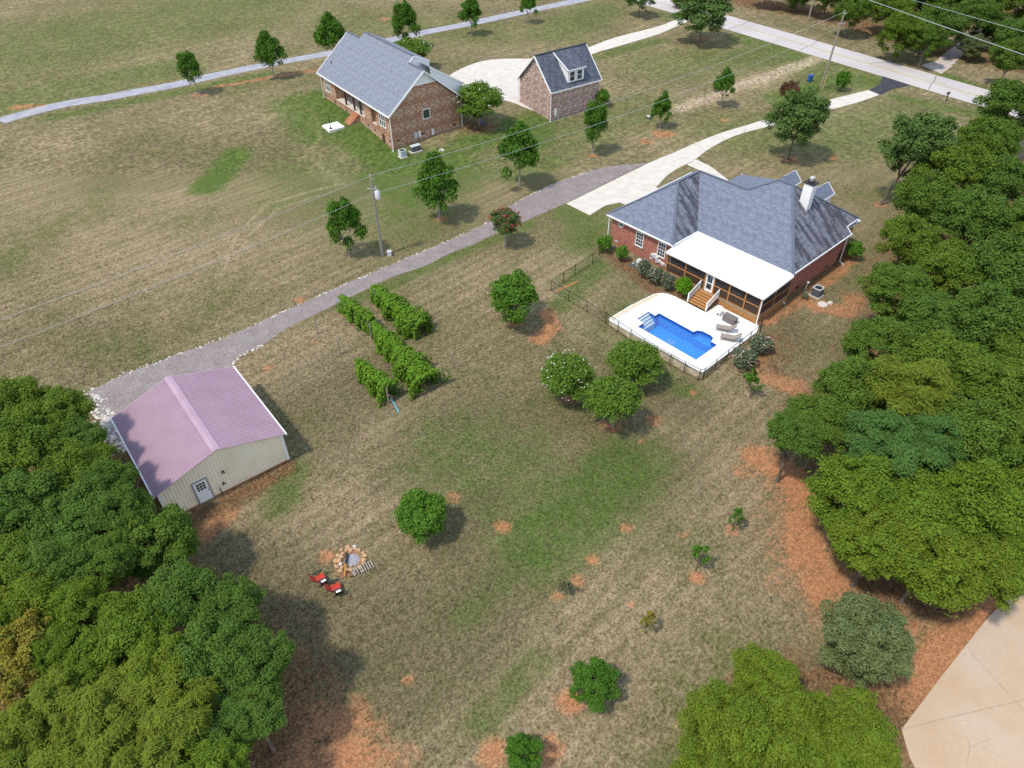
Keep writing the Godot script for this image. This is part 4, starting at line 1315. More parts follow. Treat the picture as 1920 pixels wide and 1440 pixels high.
# a window on a wall: c = centre on the wall's face, right and out = unit vectors
func window(parent: Node, c: Vector3, right: Vector3, out: Vector3, w: float, h: float, cols: int, rows: int, called := "window") -> void:
	var bs := Basis(right, Vector3.UP, out)
	var st := tool()
	var f := .09
	box(st, c + bs * Vector3(0, h / 2 + f / 2, .03), Vector3(w + 2 * f, f, .1), bs)
	box(st, c + bs * Vector3(0, -h / 2 - f / 2, .045), Vector3(w + 2.6 * f, f, .13), bs)
	for s in [-1, 1]:
		box(st, c + bs * Vector3(s * (w / 2 + f / 2), 0, .03), Vector3(f, h, .1), bs)
	for i in range(1, cols):
		box(st, c + bs * Vector3(-w / 2 + w * i / cols, 0, .028), Vector3(.035, h, .03), bs)
	for j in range(1, rows):
		box(st, c + bs * Vector3(0, -h / 2 + h * j / rows, .026), Vector3(w, .05 if j * 2 == rows else .03, .03), bs)
	var o := put(st, called, M.trim, parent)
	st = tool()
	box(st, c + bs * Vector3(0, 0, .005), Vector3(w, h, .02), bs)
	put(st, "pane", M.glass, o)

func downspout(parent: Node, top: Vector3, foot: float, kick: Vector3) -> void:
	var st := tool()
	var b := Vector3(top.x, foot, top.z)
	beam(st, top, b, .09, .09)
	beam(st, b, b + kick + Vector3(0, -.12, 0), .09, .09)
	put(st, "downspout", M.trim, parent)

func main_house() -> void:
	var o := thing("brick_ranch_house", "red brick house with blue grey hip roof and screened white roofed porch beside the pool", "house", Vector3(10.792, 0, -66.825), -48)
	var st := tool()
	slab(st, -1.05, 6.8, -.5, 3.24, 1.05, 14.9)
	slab(st, 6.6, 17.75, -.5, 3.24, 5.1, 15.2)
	slab(st, 3.0, 17.05, -.5, 3.24, 15.1, 18.6)
	put(st, "wall", M.brick_red, o)
	var e := 3.3
	var A := L(-1.5, e, .6); var B := L(7.25, e, .6); var C := L(7.25, e, 4.65); var D := L(18.2, e, 4.65)
	var ap := L(2.87, 6.66, 6.3); var J := L(2.87, 6.66, 10); var K := L(8.8, 6.66, 10)
	var R1 := L(10.97, 7.85, 11.85); var R2 := L(12.5, 7.85, 11.85)
	var BL := L(-1.5, e, 15.35); var Mm := L(2.7, e, 15.35); var N := L(2.7, e, 19.05)
	var E1 := L(18.2, e, 15.6); var E2 := L(17.5, 3.86, 15.6); var E3 := L(17.5, 3.86, 18.15); var E4 := L(16.8, e, 19.05)
	var u := Vector3.RIGHT
	var w := Vector3.FORWARD
	slope(o, [A, B, ap], u, M.shingle)
	slope(o, [B, C, J, ap], w, M.shingle_stained)
	slope(o, [C, D, R2, R1, K, J], u, M.shingle)
	slope(o, [D, E1, E2, E3, R2], w, M.shingle_stained)
	slope(o, [A, ap, J, BL], w, M.shingle)
	slope(o, [BL, J, K, Mm], u, M.shingle)
	slope(o, [K, R1, N, Mm], w, M.shingle)
	slope(o, [R1, R2, E3, E4, N], u, M.shingle)
	var up := Vector3(0, .03, 0)
	beams("ridge_cap", M.shingle, o, [[A + up, ap + up], [B + up, ap + up], [ap + up, J + up], [J + up, K + up], [K + up, R1 + up], [R1 + up, R2 + up], [R2 + up, D + up], [R2 + up, E3 + up]], .26, .05)
	var dn := Vector3(0, -.05, 0)
	beams("gutter", M.trim, o, [[A + dn, B + dn], [B + dn, C + dn], [C + dn, D + dn], [D + dn, E1 + dn], [E1 + dn, E2 + dn], [E2 + dn, E3 + dn], [A + dn, BL + dn], [BL + dn, Mm + dn], [N + dn, E4 + dn]], .12, .15)
	st = tool()
	slab(st, -1.44, 7.18, 3.2, 3.26, .66, 15.3); slab(st, 7.0, 18.14, 3.19, 3.25, 4.7, 15.55); slab(st, 2.8, 17.44, 3.18, 3.25, 15.4, 19.0)
	put(st, "soffit", M.trim, o)
	# dormers on the street side
	for s in [9.25, 13.1]:
		var hw := .85
		var r0 := L(s, 6.2, 14.0); var r1 := L(s, 6.2, 18.5)
		st = tool()
		for k in [-1, 1]:
			var p0 := L(s + k * (hw + .15), 5.2, 15.3); var p1 := L(s + k * (hw + .15), 5.2, 18.5)
			facet(st, [r0, r1, p1, p0], w)
		var d := put(st, "dormer", M.shingle, o)
		st = tool()
		slab(st, s - hw, s + hw, 3.7, 5.25, 14.6, 18.25)
		tri(st, L(s - hw, 5.25, 18.25), L(s, 6.1, 18.25), L(s + hw, 5.25, 18.25))
		put(st, "dormer_wall", M.white, d)
		st = tool()
		beam(st, L(s - hw - .16, 5.17, 18.5), L(s, 6.17, 18.5), .05, .14); beam(st, L(s + hw + .16, 5.17, 18.5), L(s, 6.17, 18.5), .05, .14)
		beam(st, L(s + hw + .16, 5.17, 15.4), L(s + hw + .16, 5.17, 18.5), .06, .1)
		put(st, "dormer_trim", M.trim, d)
	# chimney
	st = tool()
	slab(st, 13.8, 14.75, 5.6, 8.7, 11.4, 12.15)
	var ch := put(st, "chimney", M.white, o)
	st = tool()
	slab(st, 13.7, 14.85, 8.7, 8.82, 11.3, 12.25)
	tube(st, L(14.27, 8.82, 11.78), L(14.27, 8.98, 11.78), .34, .3, 12)
	put(st, "chimney_cap", M.dark, ch)
	st = tool()
	tube(st, L(14.27, 8.98, 11.78), L(14.27, 9.3, 11.78), .17, .17, 12)
	tube(st, L(14.27, 9.3, 11.78), L(14.27, 9.36, 11.78), .26, .2, 12)
	put(st, "flue", M.galv, ch)
	for q in [[3.9, 4.45, 3.0], [7.3, 5.4, 7.98], [.9, 4.15, 2.05]]:
		st = tool()
		var y: float = q[1]
		tube(st, L(q[0], y - .3, q[2]), L(q[0], y + .25, q[2]), .06, .06, 8)
		put(st, "roof_vent", M.grey_metal, o)
	# windows on the wall that looks at the lawn
	window(o, L(2.85, 1.95, 1.05), u, -w, .85, 1.5, 3, 4)
	window(o, L(5.75, 1.95, 1.05), u, -w, .85, 1.5, 3, 4)
	st = tool()
	var rc := L(.25, 2.72, 1.05)
	for i in 20:
		var a0 := TAU * i / 20
		var a1 := TAU * (i + 1) / 20
		beam(st, rc + Vector3(cos(a0) * .36, sin(a0) * .36, .04), rc + Vector3(cos(a1) * .36, sin(a1) * .36, .04), .1, .08)
	box(st, rc + Vector3(0, 0, .03), Vector3(.68, .03, .03)); box(st, rc + Vector3(0, 0, .028), Vector3(.03, .68, .03))
	var rw := put(st, "round_window", M.trim, o)
	st = tool()
	tube(st, rc, rc + Vector3(0, 0, .02), .34, .34, 20)
	put(st, "pane", M.glass, rw)
	downspout(o, L(-1.2, 3.2, .75), .15, Vector3(-.3, 0, .1))
	downspout(o, L(7.15, 3.2, .75), .1, Vector3(0, 0, .3))
	downspout(o, L(18.05, 3.2, 15.3), .15, Vector3(.55, 0, .1))
	downspout(o, L(18.05, 3.1, 4.5), .3, Vector3(.3, 0, .2))
	# crawl space vents
	for q in [[-.2, .35], [6.35, .35], [4.6, .35]]:
		st = tool()
		box(st, L(q[0], .45, 1.03), Vector3(.4, .2, .06))
		put(st, "wall_vent", M.ac, o)
	for t in [7.5, 13.0]:
		st = tool()
		box(st, L(17.77, .4, t), Vector3(.06, .2, .45))
		put(st, "wall_vent", M.wood_dark, o)
	porch(o)

func porch(o: Node3D) -> void:
	var fl := .76
	var t0 := -.2
	var st := tool()
	slab(st, 7.25, 18.15, fl - .16, fl, t0, 5.05)
	put(st, "porch_floor", M.wood_grey, o)
	# skirt: boards laid one above the other, brick pier left of the steps
	for seg in [[7.35, 11.5], [13.95, 18.1]]:
		for k in 7:
			st = tool()
			slab(st, seg[0], seg[1], -.4 + k * .16, -.265 + k * .16, t0 + .02, t0 + .05)
			put(st, "skirt_board", M.wood, o)
		for s in [seg[0] + .05, (seg[0] + seg[1]) / 2, seg[1] - .05]:
			st = tool()
			slab(st, s - .06, s + .06, -.4, fl - .16, t0 + .055, t0 + .15)
			put(st, "skirt_post", M.wood_dark, o)
	for k in 6:
		st = tool()
		slab(st, 18.08, 18.11, -.4 + k * .16, -.265 + k * .16, t0, 5.0)
		put(st, "skirt_board", M.wood, o)
	st = tool()
	slab(st, 11.5, 13.95, -.4, fl - .17, t0 + .1, t0 + .4)
	put(st, "pier", M.brick_red, o)
	# posts, rails and screens
	var top := 2.9
	var posts := [7.4, 9.65, 12.0, 13.05, 14.75, 16.5, 18.1]
	for s in posts:
		st = tool()
		slab(st, s - .06, s + .06, fl, top, t0 + .02, t0 + .14)
		put(st, "porch_post", M.wood, o)
	for t in [2.3, 4.95]:
		st = tool()
		slab(st, 18.04, 18.16, fl, top + .05, t - .06, t + .06)
		put(st, "porch_post", M.wood, o)
	for i in posts.size() - 1:
		if i == 2:
			continue
		var a: float = posts[i] + .06
		var b: float = posts[i + 1] - .06
		st = tool()
		slab(st, a, b, fl, fl + .1, t0 + .03, t0 + .13)
		put(st, "bottom_rail", M.wood, o)
		st = tool()
		slab(st, a, b, 1.72, 1.8, t0 + .03, t0 + .13)
		var bl := tool()
		var n := int((b - a) / .13)
		for k in n:
			var s := a + (k + .5) * (b - a) / n
			slab(bl, s - .018, s + .018, fl + .1, 1.72, t0 + .055, t0 + .095)
		put(st, "top_rail", M.wood, o)
		put(bl, "balusters", M.wood_brown, o).set_meta("kind", "stuff")
		st = tool()
		slab(st, a, b, fl + .1, top, t0 + .1, t0 + .104)
		put(st, "screen", M.screen, o)
	for seg in [[t0 + .14, 2.24], [2.36, 4.89]]:
		st = tool()
		slab(st, 18.06, 18.14, fl, fl + .1, seg[0], seg[1])
		put(st, "bottom_rail", M.wood, o)
		st = tool()
		slab(st, 18.06, 18.14, 1.72, 1.8, seg[0], seg[1])
		var bl := tool()
		var n := int((seg[1] - seg[0]) / .13)
		for k in n:
			var t: float = seg[0] + (k + .5) * (seg[1] - seg[0]) / n
			slab(bl, 18.08, 18.12, fl + .1, 1.72, t - .02, t + .02)
		put(st, "top_rail", M.wood, o)
		put(bl, "balusters", M.wood_brown, o).set_meta("kind", "stuff")
		st = tool()
		slab(st, 18.098, 18.102, fl + .1, top, seg[0], seg[1])
		put(st, "screen", M.screen, o)
	# door
	st = tool()
	slab(st, 12.08, 12.97, fl + .02, fl + .3, t0 + .04, t0 + .1); slab(st, 12.08, 12.24, fl + .3, 2.85, t0 + .04, t0 + .1); slab(st, 12.81, 12.97, fl + .3, 2.85, t0 + .04, t0 + .1)
	slab(st, 12.24, 12.81, 2.65, 2.85, t0 + .04, t0 + .1); slab(st, 12.24, 12.81, 1.7, 1.8, t0 + .04, t0 + .1)
	var door := put(st, "screen_door", M.trim, o)
	st = tool()
	slab(st, 12.24, 12.81, 1.2, 1.7, t0 + .06, t0 + .08); slab(st, 12.24, 12.81, 1.8, 2.65, t0 + .06, t0 + .08)
	put(st, "pane", M.glass, door)
	# flat white roof with its edge
	var P0 := L(7.05, 3.16, 4.66); var P1 := L(18.3, 3.16, 4.66); var P2 := L(18.4, 3.05, -.34); var P3 := L(7.3, 3.05, -.34)
	st = tool()
	facet(st, [P3, P2, P1, P0], Vector3.RIGHT)
	put(st, "porch_roof", M.membrane, o)
	st = tool()
	var dn := Vector3(0, -.09, 0)
	beam(st, P3 + dn, P2 + dn, .08, .16); beam(st, P2 + dn, P1 + dn, .08, .16); beam(st, P3 + dn, P0 + dn, .08, .16)
	beam(st, P3 + dn + Vector3(0, 0, .1), P2 + dn + Vector3(0, 0, .1), .12, .12)
	put(st, "porch_gutter", M.trim, o)
	downspout(o, L(18.25, 2.95, -.3), .25, Vector3(.2, 0, .3))
	# steps
	var n := 6
	for k in n:
		var y := fl - .02 - k * .118
		var t := t0 - .05 - k * .29
		st = tool()
		slab(st, 11.75, 13.75, y - .05, y, t - .3, t)
		put(st, "step", M.wood, o)
		st = tool()
		slab(st, 11.8, 13.7, y - .15, y - .05, t - .02, t - .0)
		put(st, "riser", M.wood_dark, o)
	for s in [11.68, 13.82]:
		st = tool()
		var a := L(s, fl + .95, t0 - .1); var b := L(s, .98, t0 - 1.8)
		slab(st, s - .05, s + .05, fl, fl + 1.0, t0 - .15, t0 - .05)
		slab(st, s - .06, s + .06, 0.02, 1.08, t0 - 1.86, t0 - 1.74)
		beam(st, a, b, .07, .06); beam(st, a + Vector3(0, -.75, 0), b + Vector3(0, -.75, 0), .05, .05)
		for k in 11:
			var q := a.lerp(b, (k + .5) / 11.0)
			box(st, q + Vector3(0, -.38, 0), Vector3(.03, .74, .03))
		put(st, "stair_railing", M.trim, o)
	# what stands on the porch
	for q in [[15.3, .9, "white metal porch chair behind the screen, nearer the door"], [16.1, 1.1, "white metal porch chair behind the screen, second from the door"]]:
		var c := thing("porch_chair", q[2], "chair", o.transform * L(q[0], fl, q[1]), -48 + 20, "chairs on the porch")
		st = tool()
		box(st, Vector3(0, .42, 0), Vector3(.55, .05, .55))
		put(st, "seat", M.galv, c)
		st = tool()
		box(st, Vector3(0, .78, .28), Vector3(.55, .6, .04), Basis(Vector3.RIGHT, .15))
		put(st, "backrest", M.galv, c)
		for sx in [-.26, .26]:
			for sz in [-.26, .26]:
				st = tool()
				tube(st, Vector3(sx, 0, sz), Vector3(sx, .62 if sz < 0 else .42, sz), .02, .02, 6)
				put(st, "leg", M.galv, c)
	# house wall door side trim behind the screen
	window(o, L(15.5, 2.0, 5.1), Vector3.RIGHT, Vector3.BACK, 1.6, 1.4, 2, 2)
	window(o, L(10.2, 2.0, 5.1), Vector3.RIGHT, Vector3.BACK, 1.6, 1.4, 2, 2)

func pool() -> void:
	var at := Vector3(10.792, 0, -66.825)
	var outer := [Vector2(8.55, -9.8), Vector2(18.8, -9.65), Vector2(19.0, -9.4), Vector2(18.95, -1.3), Vector2(18.6, -.3), Vector2(13.98, -.3), Vector2(13.98, -2.15), Vector2(10.2, -2.15), Vector2(9.5, -2.3), Vector2(9.0, -2.6), Vector2(8.6, -3.3), Vector2(8.3, -6.5), Vector2(8.3, -9.6)]
	var hole := [Vector2(11.0, -8.6), Vector2(11.0, -7.75), Vector2(10.15, -7.75), Vector2(10.15, -6.1), Vector2(11.0, -6.1), Vector2(11.0, -5.5), Vector2(15.0, -5.5), Vector2(15.1, -5.05), Vector2(15.5, -4.8), Vector2(16.4, -4.75), Vector2(16.8, -4.95), Vector2(16.95, -5.5), Vector2(17.6, -5.5), Vector2(17.6, -8.6)]
	var d := thing("pool_deck", "white concrete pool deck with stone faced sides", "deck", at, -48)
	var top := .04
	# keyhole polygon: the outline, a bridge to the pool's edge, round the pool and back
	var ring := PackedVector2Array(outer)
	var inner := PackedVector2Array(hole)
	if Geometry2D.is_polygon_clockwise(ring) == Geometry2D.is_polygon_clockwise(inner):
		inner.reverse()
	var start := 0
	for i in inner.size():
		if inner[i] == Vector2(11.0, -8.6):
			start = i
	var key := PackedVector2Array(ring)
	key.append(ring[0] + Vector2(0, .0005))
	for i in inner.size() + 1:
		key.append(inner[(start + i) % inner.size()] + (Vector2(0, .0005) if i == 0 else Vector2.ZERO))
	var ix := Geometry2D.triangulate_polygon(key)
	if ix.is_empty():
		print("deck: no triangles")
	var st := tool()
	for k in range(0, ix.size(), 3):
		tri(st, L(key[ix[k]].x, top, key[ix[k]].y), L(key[ix[k + 1]].x, top, key[ix[k + 1]].y), L(key[ix[k + 2]].x, top, key[ix[k + 2]].y))
	for i in outer.size():
		var a: Vector2 = outer[i]
		var b: Vector2 = outer[(i + 1) % outer.size()]
		quad(st, L(a.x, top, a.y), L(b.x, top, b.y), L(b.x, top - .1, b.y), L(a.x, top - .1, a.y))
	put(st, "deck_slab", M.pool_deck, d)
	st = tool()
	var mid := Vector2(13.8, -6)
	for i in outer.size():
		var a: Vector2 = outer[i] + (mid - outer[i]).normalized() * .05
		var b: Vector2 = outer[(i + 1) % outer.size()]
		b += (mid - b).normalized() * .05
		quad(st, L(a.x, top - .1, a.y), L(b.x, top - .1, b.y), L(b.x, -1.3, b.y), L(a.x, -1.3, a.y))
	put(st, "stone_facing", M.stone, d)
	for k in 12:
		st = tool()
		var t := -9.5 + k * .53
		slab(st, 8.36 + .03 * (k % 3) + maxf(0.0, t + 6.5) * .1, 8.8 + .05 * (k % 2) + maxf(0.0, t + 6.5) * .1, top - .05, top + .015, t, t + .49)
		put(st, "border_stone", M.stone_flat, d)
	var p := thing("swimming_pool", "bright blue rectangular swimming pool with corner steps and a bench", "pool", at, -48)
	st = tool()
	for i in hole.size():
		var a: Vector2 = hole[i]
		var b: Vector2 = hole[(i + 1) % hole.size()]
		quad(st, L(a.x, top - .002, a.y), L(b.x, top - .002, b.y), L(b.x, -.28, b.y), L(a.x, -.28, a.y))
	put(st, "waterline_band", M.liner_dark, p)
	st = tool()
	for i in hole.size():
		var a: Vector2 = hole[i]
		var b: Vector2 = hole[(i + 1) % hole.size()]
		quad(st, L(a.x, -.28, a.y), L(b.x, -.28, b.y), L(b.x, -1.35, b.y), L(a.x, -1.35, a.y))
	quad(st, L(10.1, -1.35, -8.7), L(17.7, -1.35, -8.7), L(17.7, -1.35, -4.7), L(10.1, -1.35, -4.7))
	put(st, "liner", M.liner, p)
	st = tool()
	slab(st, 15.0, 16.95, -1.34, -.62, -5.5, -4.76)
	put(st, "bench", M.liner, p)
	for k in 4:
		st = tool()
		slab(st, 10.16 + k * .24, 10.40 + k * .24, -1.34, -.1 - k * .2, -7.74, -6.11)
		put(st, "pool_step", M.pool_step, p)
	st = tool()
	facet(st, hole.map(func(q): return L(q.x, -.16, q.y)), Vector3.RIGHT)
	put(st, "water", M.water, p)
	for q in [[10.75, -6.0, 10.75, -7.8]]:
		st = tool()
		bars(st, [L(10.35, .05, -6.2), L(10.35, .55, -6.25), L(10.9, .6, -6.4), L(11.2, .2, -6.5)], .022)
		put(st, "step_rail", M.galv, p)
	for s in [14.7, 15.1]:
		st = tool()
		bars(st, [L(s, .04, -9.0), L(s, .65, -8.95), L(s, .75, -8.75), L(s, .5, -8.55), L(s, -.7, -8.5)], .022)
		put(st, "ladder_rail", M.galv, p)
	pool_things(at)

func at_house(s: float, y: float, t: float) -> Vector3:
	var q := house_xz(Vector2(s, t))
	return Vector3(q.x, y, q.y)

func pool_things(_at: Vector3) -> void:
	var y := .045
	for q in [[17.0, -3.3, "tan sling lounge chair nearer the wicker box"], [18.1, -4.15, "tan sling lounge chair nearer the deck's outer edge"]]:
		var c := thing("lounge_chair", q[2], "lounge chair", at_house(q[0], y, q[1]), -48 - 62, "lounge chairs on the pool deck")
		var st := tool()
		box(st, Vector3(-.1, .36, .35), Vector3(.6, .025, 1.2))
		put(st, "seat", M.sling, c)
		st = tool()
		box(st, Vector3(-.1, .6, -.52), Vector3(.6, .025, .75), Basis(Vector3.RIGHT, .7))
		put(st, "backrest", M.sling, c)
		for sx in [-.42, .22]:
			st = tool()
			bars(st, [Vector3(sx, .36, .98), Vector3(sx, .36, -.25), Vector3(sx, .86, -.83)], .018)
			put(st, "frame", M.wood_dark, c)
			for sz in [.85, -.2]:
				st = tool()
				bars(st, [Vector3(sx, 0, sz + .08), Vector3(sx, .36, sz)], .016)
				put(st, "leg", M.wood_dark, c)
	var b := thing("wicker_box", "grey wicker storage box on the pool deck against the porch", "storage box", at_house(16.3, y, -1.75), -48)
	var st := tool()
	box(st, Vector3(0, .27, 0), Vector3(1.25, .54, .65))
	put(st, "box", M.wicker, b)
	st = tool()
	box(st, Vector3(0, .57, 0), Vector3(1.32, .07, .71))
	put(st, "lid", M.wicker, b)
	var c := thing("deck_chair", "white plastic chair on the pool deck beside the steps", "chair", at_house(14.95, y, -1.7), -48 + 15)
	st = tool()
	box(st, Vector3(0, .42, 0), Vector3(.5, .04, .5))
	put(st, "seat", M.trim, c)
	st = tool()
	box(st, Vector3(0, .68, -.25), Vector3(.5, .5, .04), Basis(Vector3.RIGHT, -.15))
	put(st, "backrest", M.trim, c)
	for sx in [-.22, .22]:
		for sz in [-.22, .22]:
			st = tool()
			tube(st, Vector3(sx * 1.1, 0, sz * 1.1), Vector3(sx, .42, sz), .025, .025, 6)
			put(st, "leg", M.trim, c)
	# fences
	fence("pool_fence", "black metal fence round the outer sides of the pool deck", [at_house(8.2, 0, -9.95), at_house(18.98, 0, -9.95), at_house(19.2, 0, -9.6), at_house(19.25, 0, -1.2), at_house(18.7, 0, -.3)], 1.25, 1.55)
	fence("yard_fence", "black chain link fence round the small yard left of the pool", [at_house(8.2, 0, -9.95), at_house(1.25, 0, -10.3), at_house(.9, 0, -6.5), at_house(.6, 0, -3.6), at_house(-.6, 0, -.2)], 1.2, 2.1)
	# a band of brown edging stones inside the fence corner
	st = tool()
	for i in 9:
		box(st, at_house(1.6 + .03 * i, terrain(14, -58) + .04, -10.0 + i * .42), Vector3(.28, .14, .38), Basis(Vector3.UP, deg_to_rad(-48) + rng.randf_range(-.1, .1)))
	tag(put(st, "edging", M.brick_step), "reddish brick edging inside the corner of the yard fence", "edging")
	# pool pump and boxes against the brick wall
	var pm := thing("pool_pump", "grey pool pump and sand filter beside the brick wall", "pool pump", at_house(4.15, terrain(12.4, -62.8), -.35), -48)
	st = tool()
	tube(st, Vector3(0, .1, 0), Vector3(0, .65, 0), .26, .3, 14)
	tube(st, Vector3(0, .65, 0), Vector3(0, .85, 0), .3, .1, 14)
	put(st, "filter_tank", M.ac, pm)
	st = tool()
	tube(st, Vector3(-.55, .2, .25), Vector3(-.1, .2, .45), .13, .13, 10)
	box(st, Vector3(-.3, .04, .3), Vector3(.9, .08, .7))
	put(st, "pump_motor", M.ac_dark, pm)
	st = tool()
	bars(st, [Vector3(.05, .8, 0), Vector3(.45, .8, .1), Vector3(.45, .15, .2), Vector3(.1, .15, .4), Vector3(-.5, .3, .45)], .04)
	bars(st, [Vector3(.35, .6, -.1), Vector3(.6, .6, -.3), Vector3(.6, .1, .2)], .035)
	put(st, "pipes", M.trim, pm)
	for q in [[5.05, 1.0, .4, .5], [5.4, .75, .28, .7], [5.75, .62, .34, .26], [6.15, .5, .4, .32], [4.7, .95, .24, .24]]:
		var e := thing("meter_box", "white utility box on the brick wall, %s" % ["largest of the row", "tall narrow one of the row", "small one right of the tall one", "rightmost of the row", "leftmost small one"][int([5.05, 5.4, 5.75, 6.15, 4.7].find(q[0]))], "meter box", at_house(q[0], q[1], .98), -48, "utility boxes on the house wall")
		st = tool()
		box(st, Vector3.ZERO, Vector3(q[2], q[3], .16))
		put(st, "case", M.trim, e)
		st = tool()
		box(st, Vector3(0, .02, .09), Vector3(q[2] * .8, q[3] * .7, .02))
		put(st, "cover", M.ac, e)
	# beside the right hand wall
	ac_unit("air_conditioner", "dark air conditioner with pale round top beside the right brick wall", Vector3(29.9, 0, -57.7), -48, M.ac_dark)
	var g := thing("garden_chair", "green metal garden chair against the right brick wall", "chair", Vector3(28.5, 0, -57.1), -20)
	st = tool()
	for k in 5:
		box(st, Vector3(-.22 + k * .11, .4, 0), Vector3(.07, .03, .5))
	put(st, "seat", M.green_metal, g)
	st = tool()
	for k in 5:
		box(st, Vector3(-.22 + k * .11, .68, -.26), Vector3(.07, .55, .03), Basis(Vector3.RIGHT, -.15))
	put(st, "backrest", M.green_metal, g)
	for sx in [-.26, .26]:
		st = tool()
		bars(st, [Vector3(sx, 0, .25), Vector3(sx, .62, .22), Vector3(sx, .62, -.22), Vector3(sx, 0, -.3)], .022)
		put(st, "leg", M.green_metal, g)
	var lid := thing("septic_lid", "pale round concrete lid lying on red clay beside the house", "lid", Vector3(30.01, 0, -56.19))
	st = tool()
	tube(st, Vector3(0, -.05, 0), Vector3(0, .07, 0), .5, .46, 20)
	put(st, "disc", M.rock, lid)
	var rk := tag(place(rock_mesh(77), "white_stone", M.rock, self, Vector3(30.75, .05, -56.3)), "white lumpy stone beside the round concrete lid", "stone")
	rk.scale = Vector3(.3, .35, .26)
	var sp := thing("standpipe", "thin white pipe standing and lying by the air conditioner", "pipe", Vector3(28.95, 0, -58.4))
	st = tool()
	bars(st, [Vector3(0, 0, 0), Vector3(.1, 1.0, 0)], .025)
	bars(st, [Vector3(0, .03, 0), Vector3(.9, .03, 1.1)], .03)
	put(st, "pipe", M.trim, sp)
	st = tool()
	box(st, Vector3(.1, 1.08, 0), Vector3(.2, .14, .12))
	put(st, "head", M.trim, sp)

func ac_unit(called: String, label: String, at: Vector3, turn: float, side: Material) -> void:
	var a := thing(called, label, "air conditioner", at, turn)
	var st := tool()
	box(st, Vector3(0, .05, 0), Vector3(1.05, .1, 1.05))
	put(st, "pad", M.concrete, a)
	st = tool()
	box(st, Vector3(0, .5, 0), Vector3(.82, .8, .82))
	for k in 6:
		box(st, Vector3(0, .2 + k * .11, 0), Vector3(.85, .03, .85))
	put(st, "case", side, a)
	st = tool()
	for k in 4:
		var b := Basis(Vector3.UP, k * PI / 2)
		box(st, b * Vector3(0, .93, .39), Vector3(.86, .07, .09), b)
		box(st, b * Vector3(.3, .928, .3), Vector3(.22, .06, .1), b * Basis(Vector3.UP, PI / 4))
	put(st, "top_rim", M.ac, a)
	st = tool()
	tube(st, Vector3(0, .88, 0), Vector3(0, .92, 0), .36, .36, 20)
	put(st, "fan_grille", M.dark, a)

func fence(called: String, label: String, pts: Array, h: float, gap: float) -> void:
	var o := thing(called, label, "fence")
	for i in pts.size() - 1:
		var a: Vector3 = pts[i]
		var b: Vector3 = pts[i + 1]
		a.y = terrain(a.x, a.z); b.y = terrain(b.x, b.z)
		var n := maxi(1, int(round(a.distance_to(b) / gap)))
		for k in n:
			var p := a.lerp(b, float(k) / n)
			p.y = terrain(p.x, p.z)
			var q := a.lerp(b, float(k + 1) / n)
			q.y = terrain(q.x, q.z)
			var st := tool()
			tube(st, p + Vector3(0, -.1, 0), p + Vector3(0, h + .05, 0), .035, .035, 6)
			put(st, "post", M.frame_black, o)
			st = tool()
			beam(st, p + Vector3(0, h, 0), q + Vector3(0, h, 0), .035, .035)
			put(st, "top_rail", M.frame_black, o)
			st = tool()
			beam(st, p + Vector3(0, .1, 0), q + Vector3(0, .1, 0), .02, .02)
			put(st, "bottom_rail", M.frame_black, o)
			st = tool()
			quad(st, p + Vector3(0, .1, 0), p + Vector3(0, h, 0), q + Vector3(0, h, 0), q + Vector3(0, .1, 0))
			put(st, "mesh_panel", M.chain_link, o)
	var e: Vector3 = pts[-1]
	e.y = terrain(e.x, e.z)
	var st := tool()
	tube(st, e + Vector3(0, -.1, 0), e + Vector3(0, h + .05, 0), .035, .035, 6)
	put(st, "post", M.frame_black, o)

# a sheet of ribbed metal: from a to b along the eave, rising to a + up; one rib every rib_gap
func ribbed(st: SurfaceTool, a: Vector3, along: Vector3, up: Vector3, n: Vector3, ribs: int, gap: float, hgt: float) -> void:
	for k in ribs:
		var p := a + along * gap * k
		var w := .045
		var q0 := p; var q1 := p + along * (gap - 2 * w); var q2 := q1 + along * w * .6 + n * hgt; var q3 := q2 + along * w * .8; var q4 := p + along * gap
		for pr in [[q0, q1], [q1, q2], [q2, q3], [q3, q4]]:
			quad(st, pr[0], pr[1], pr[1] + up, pr[0] + up)

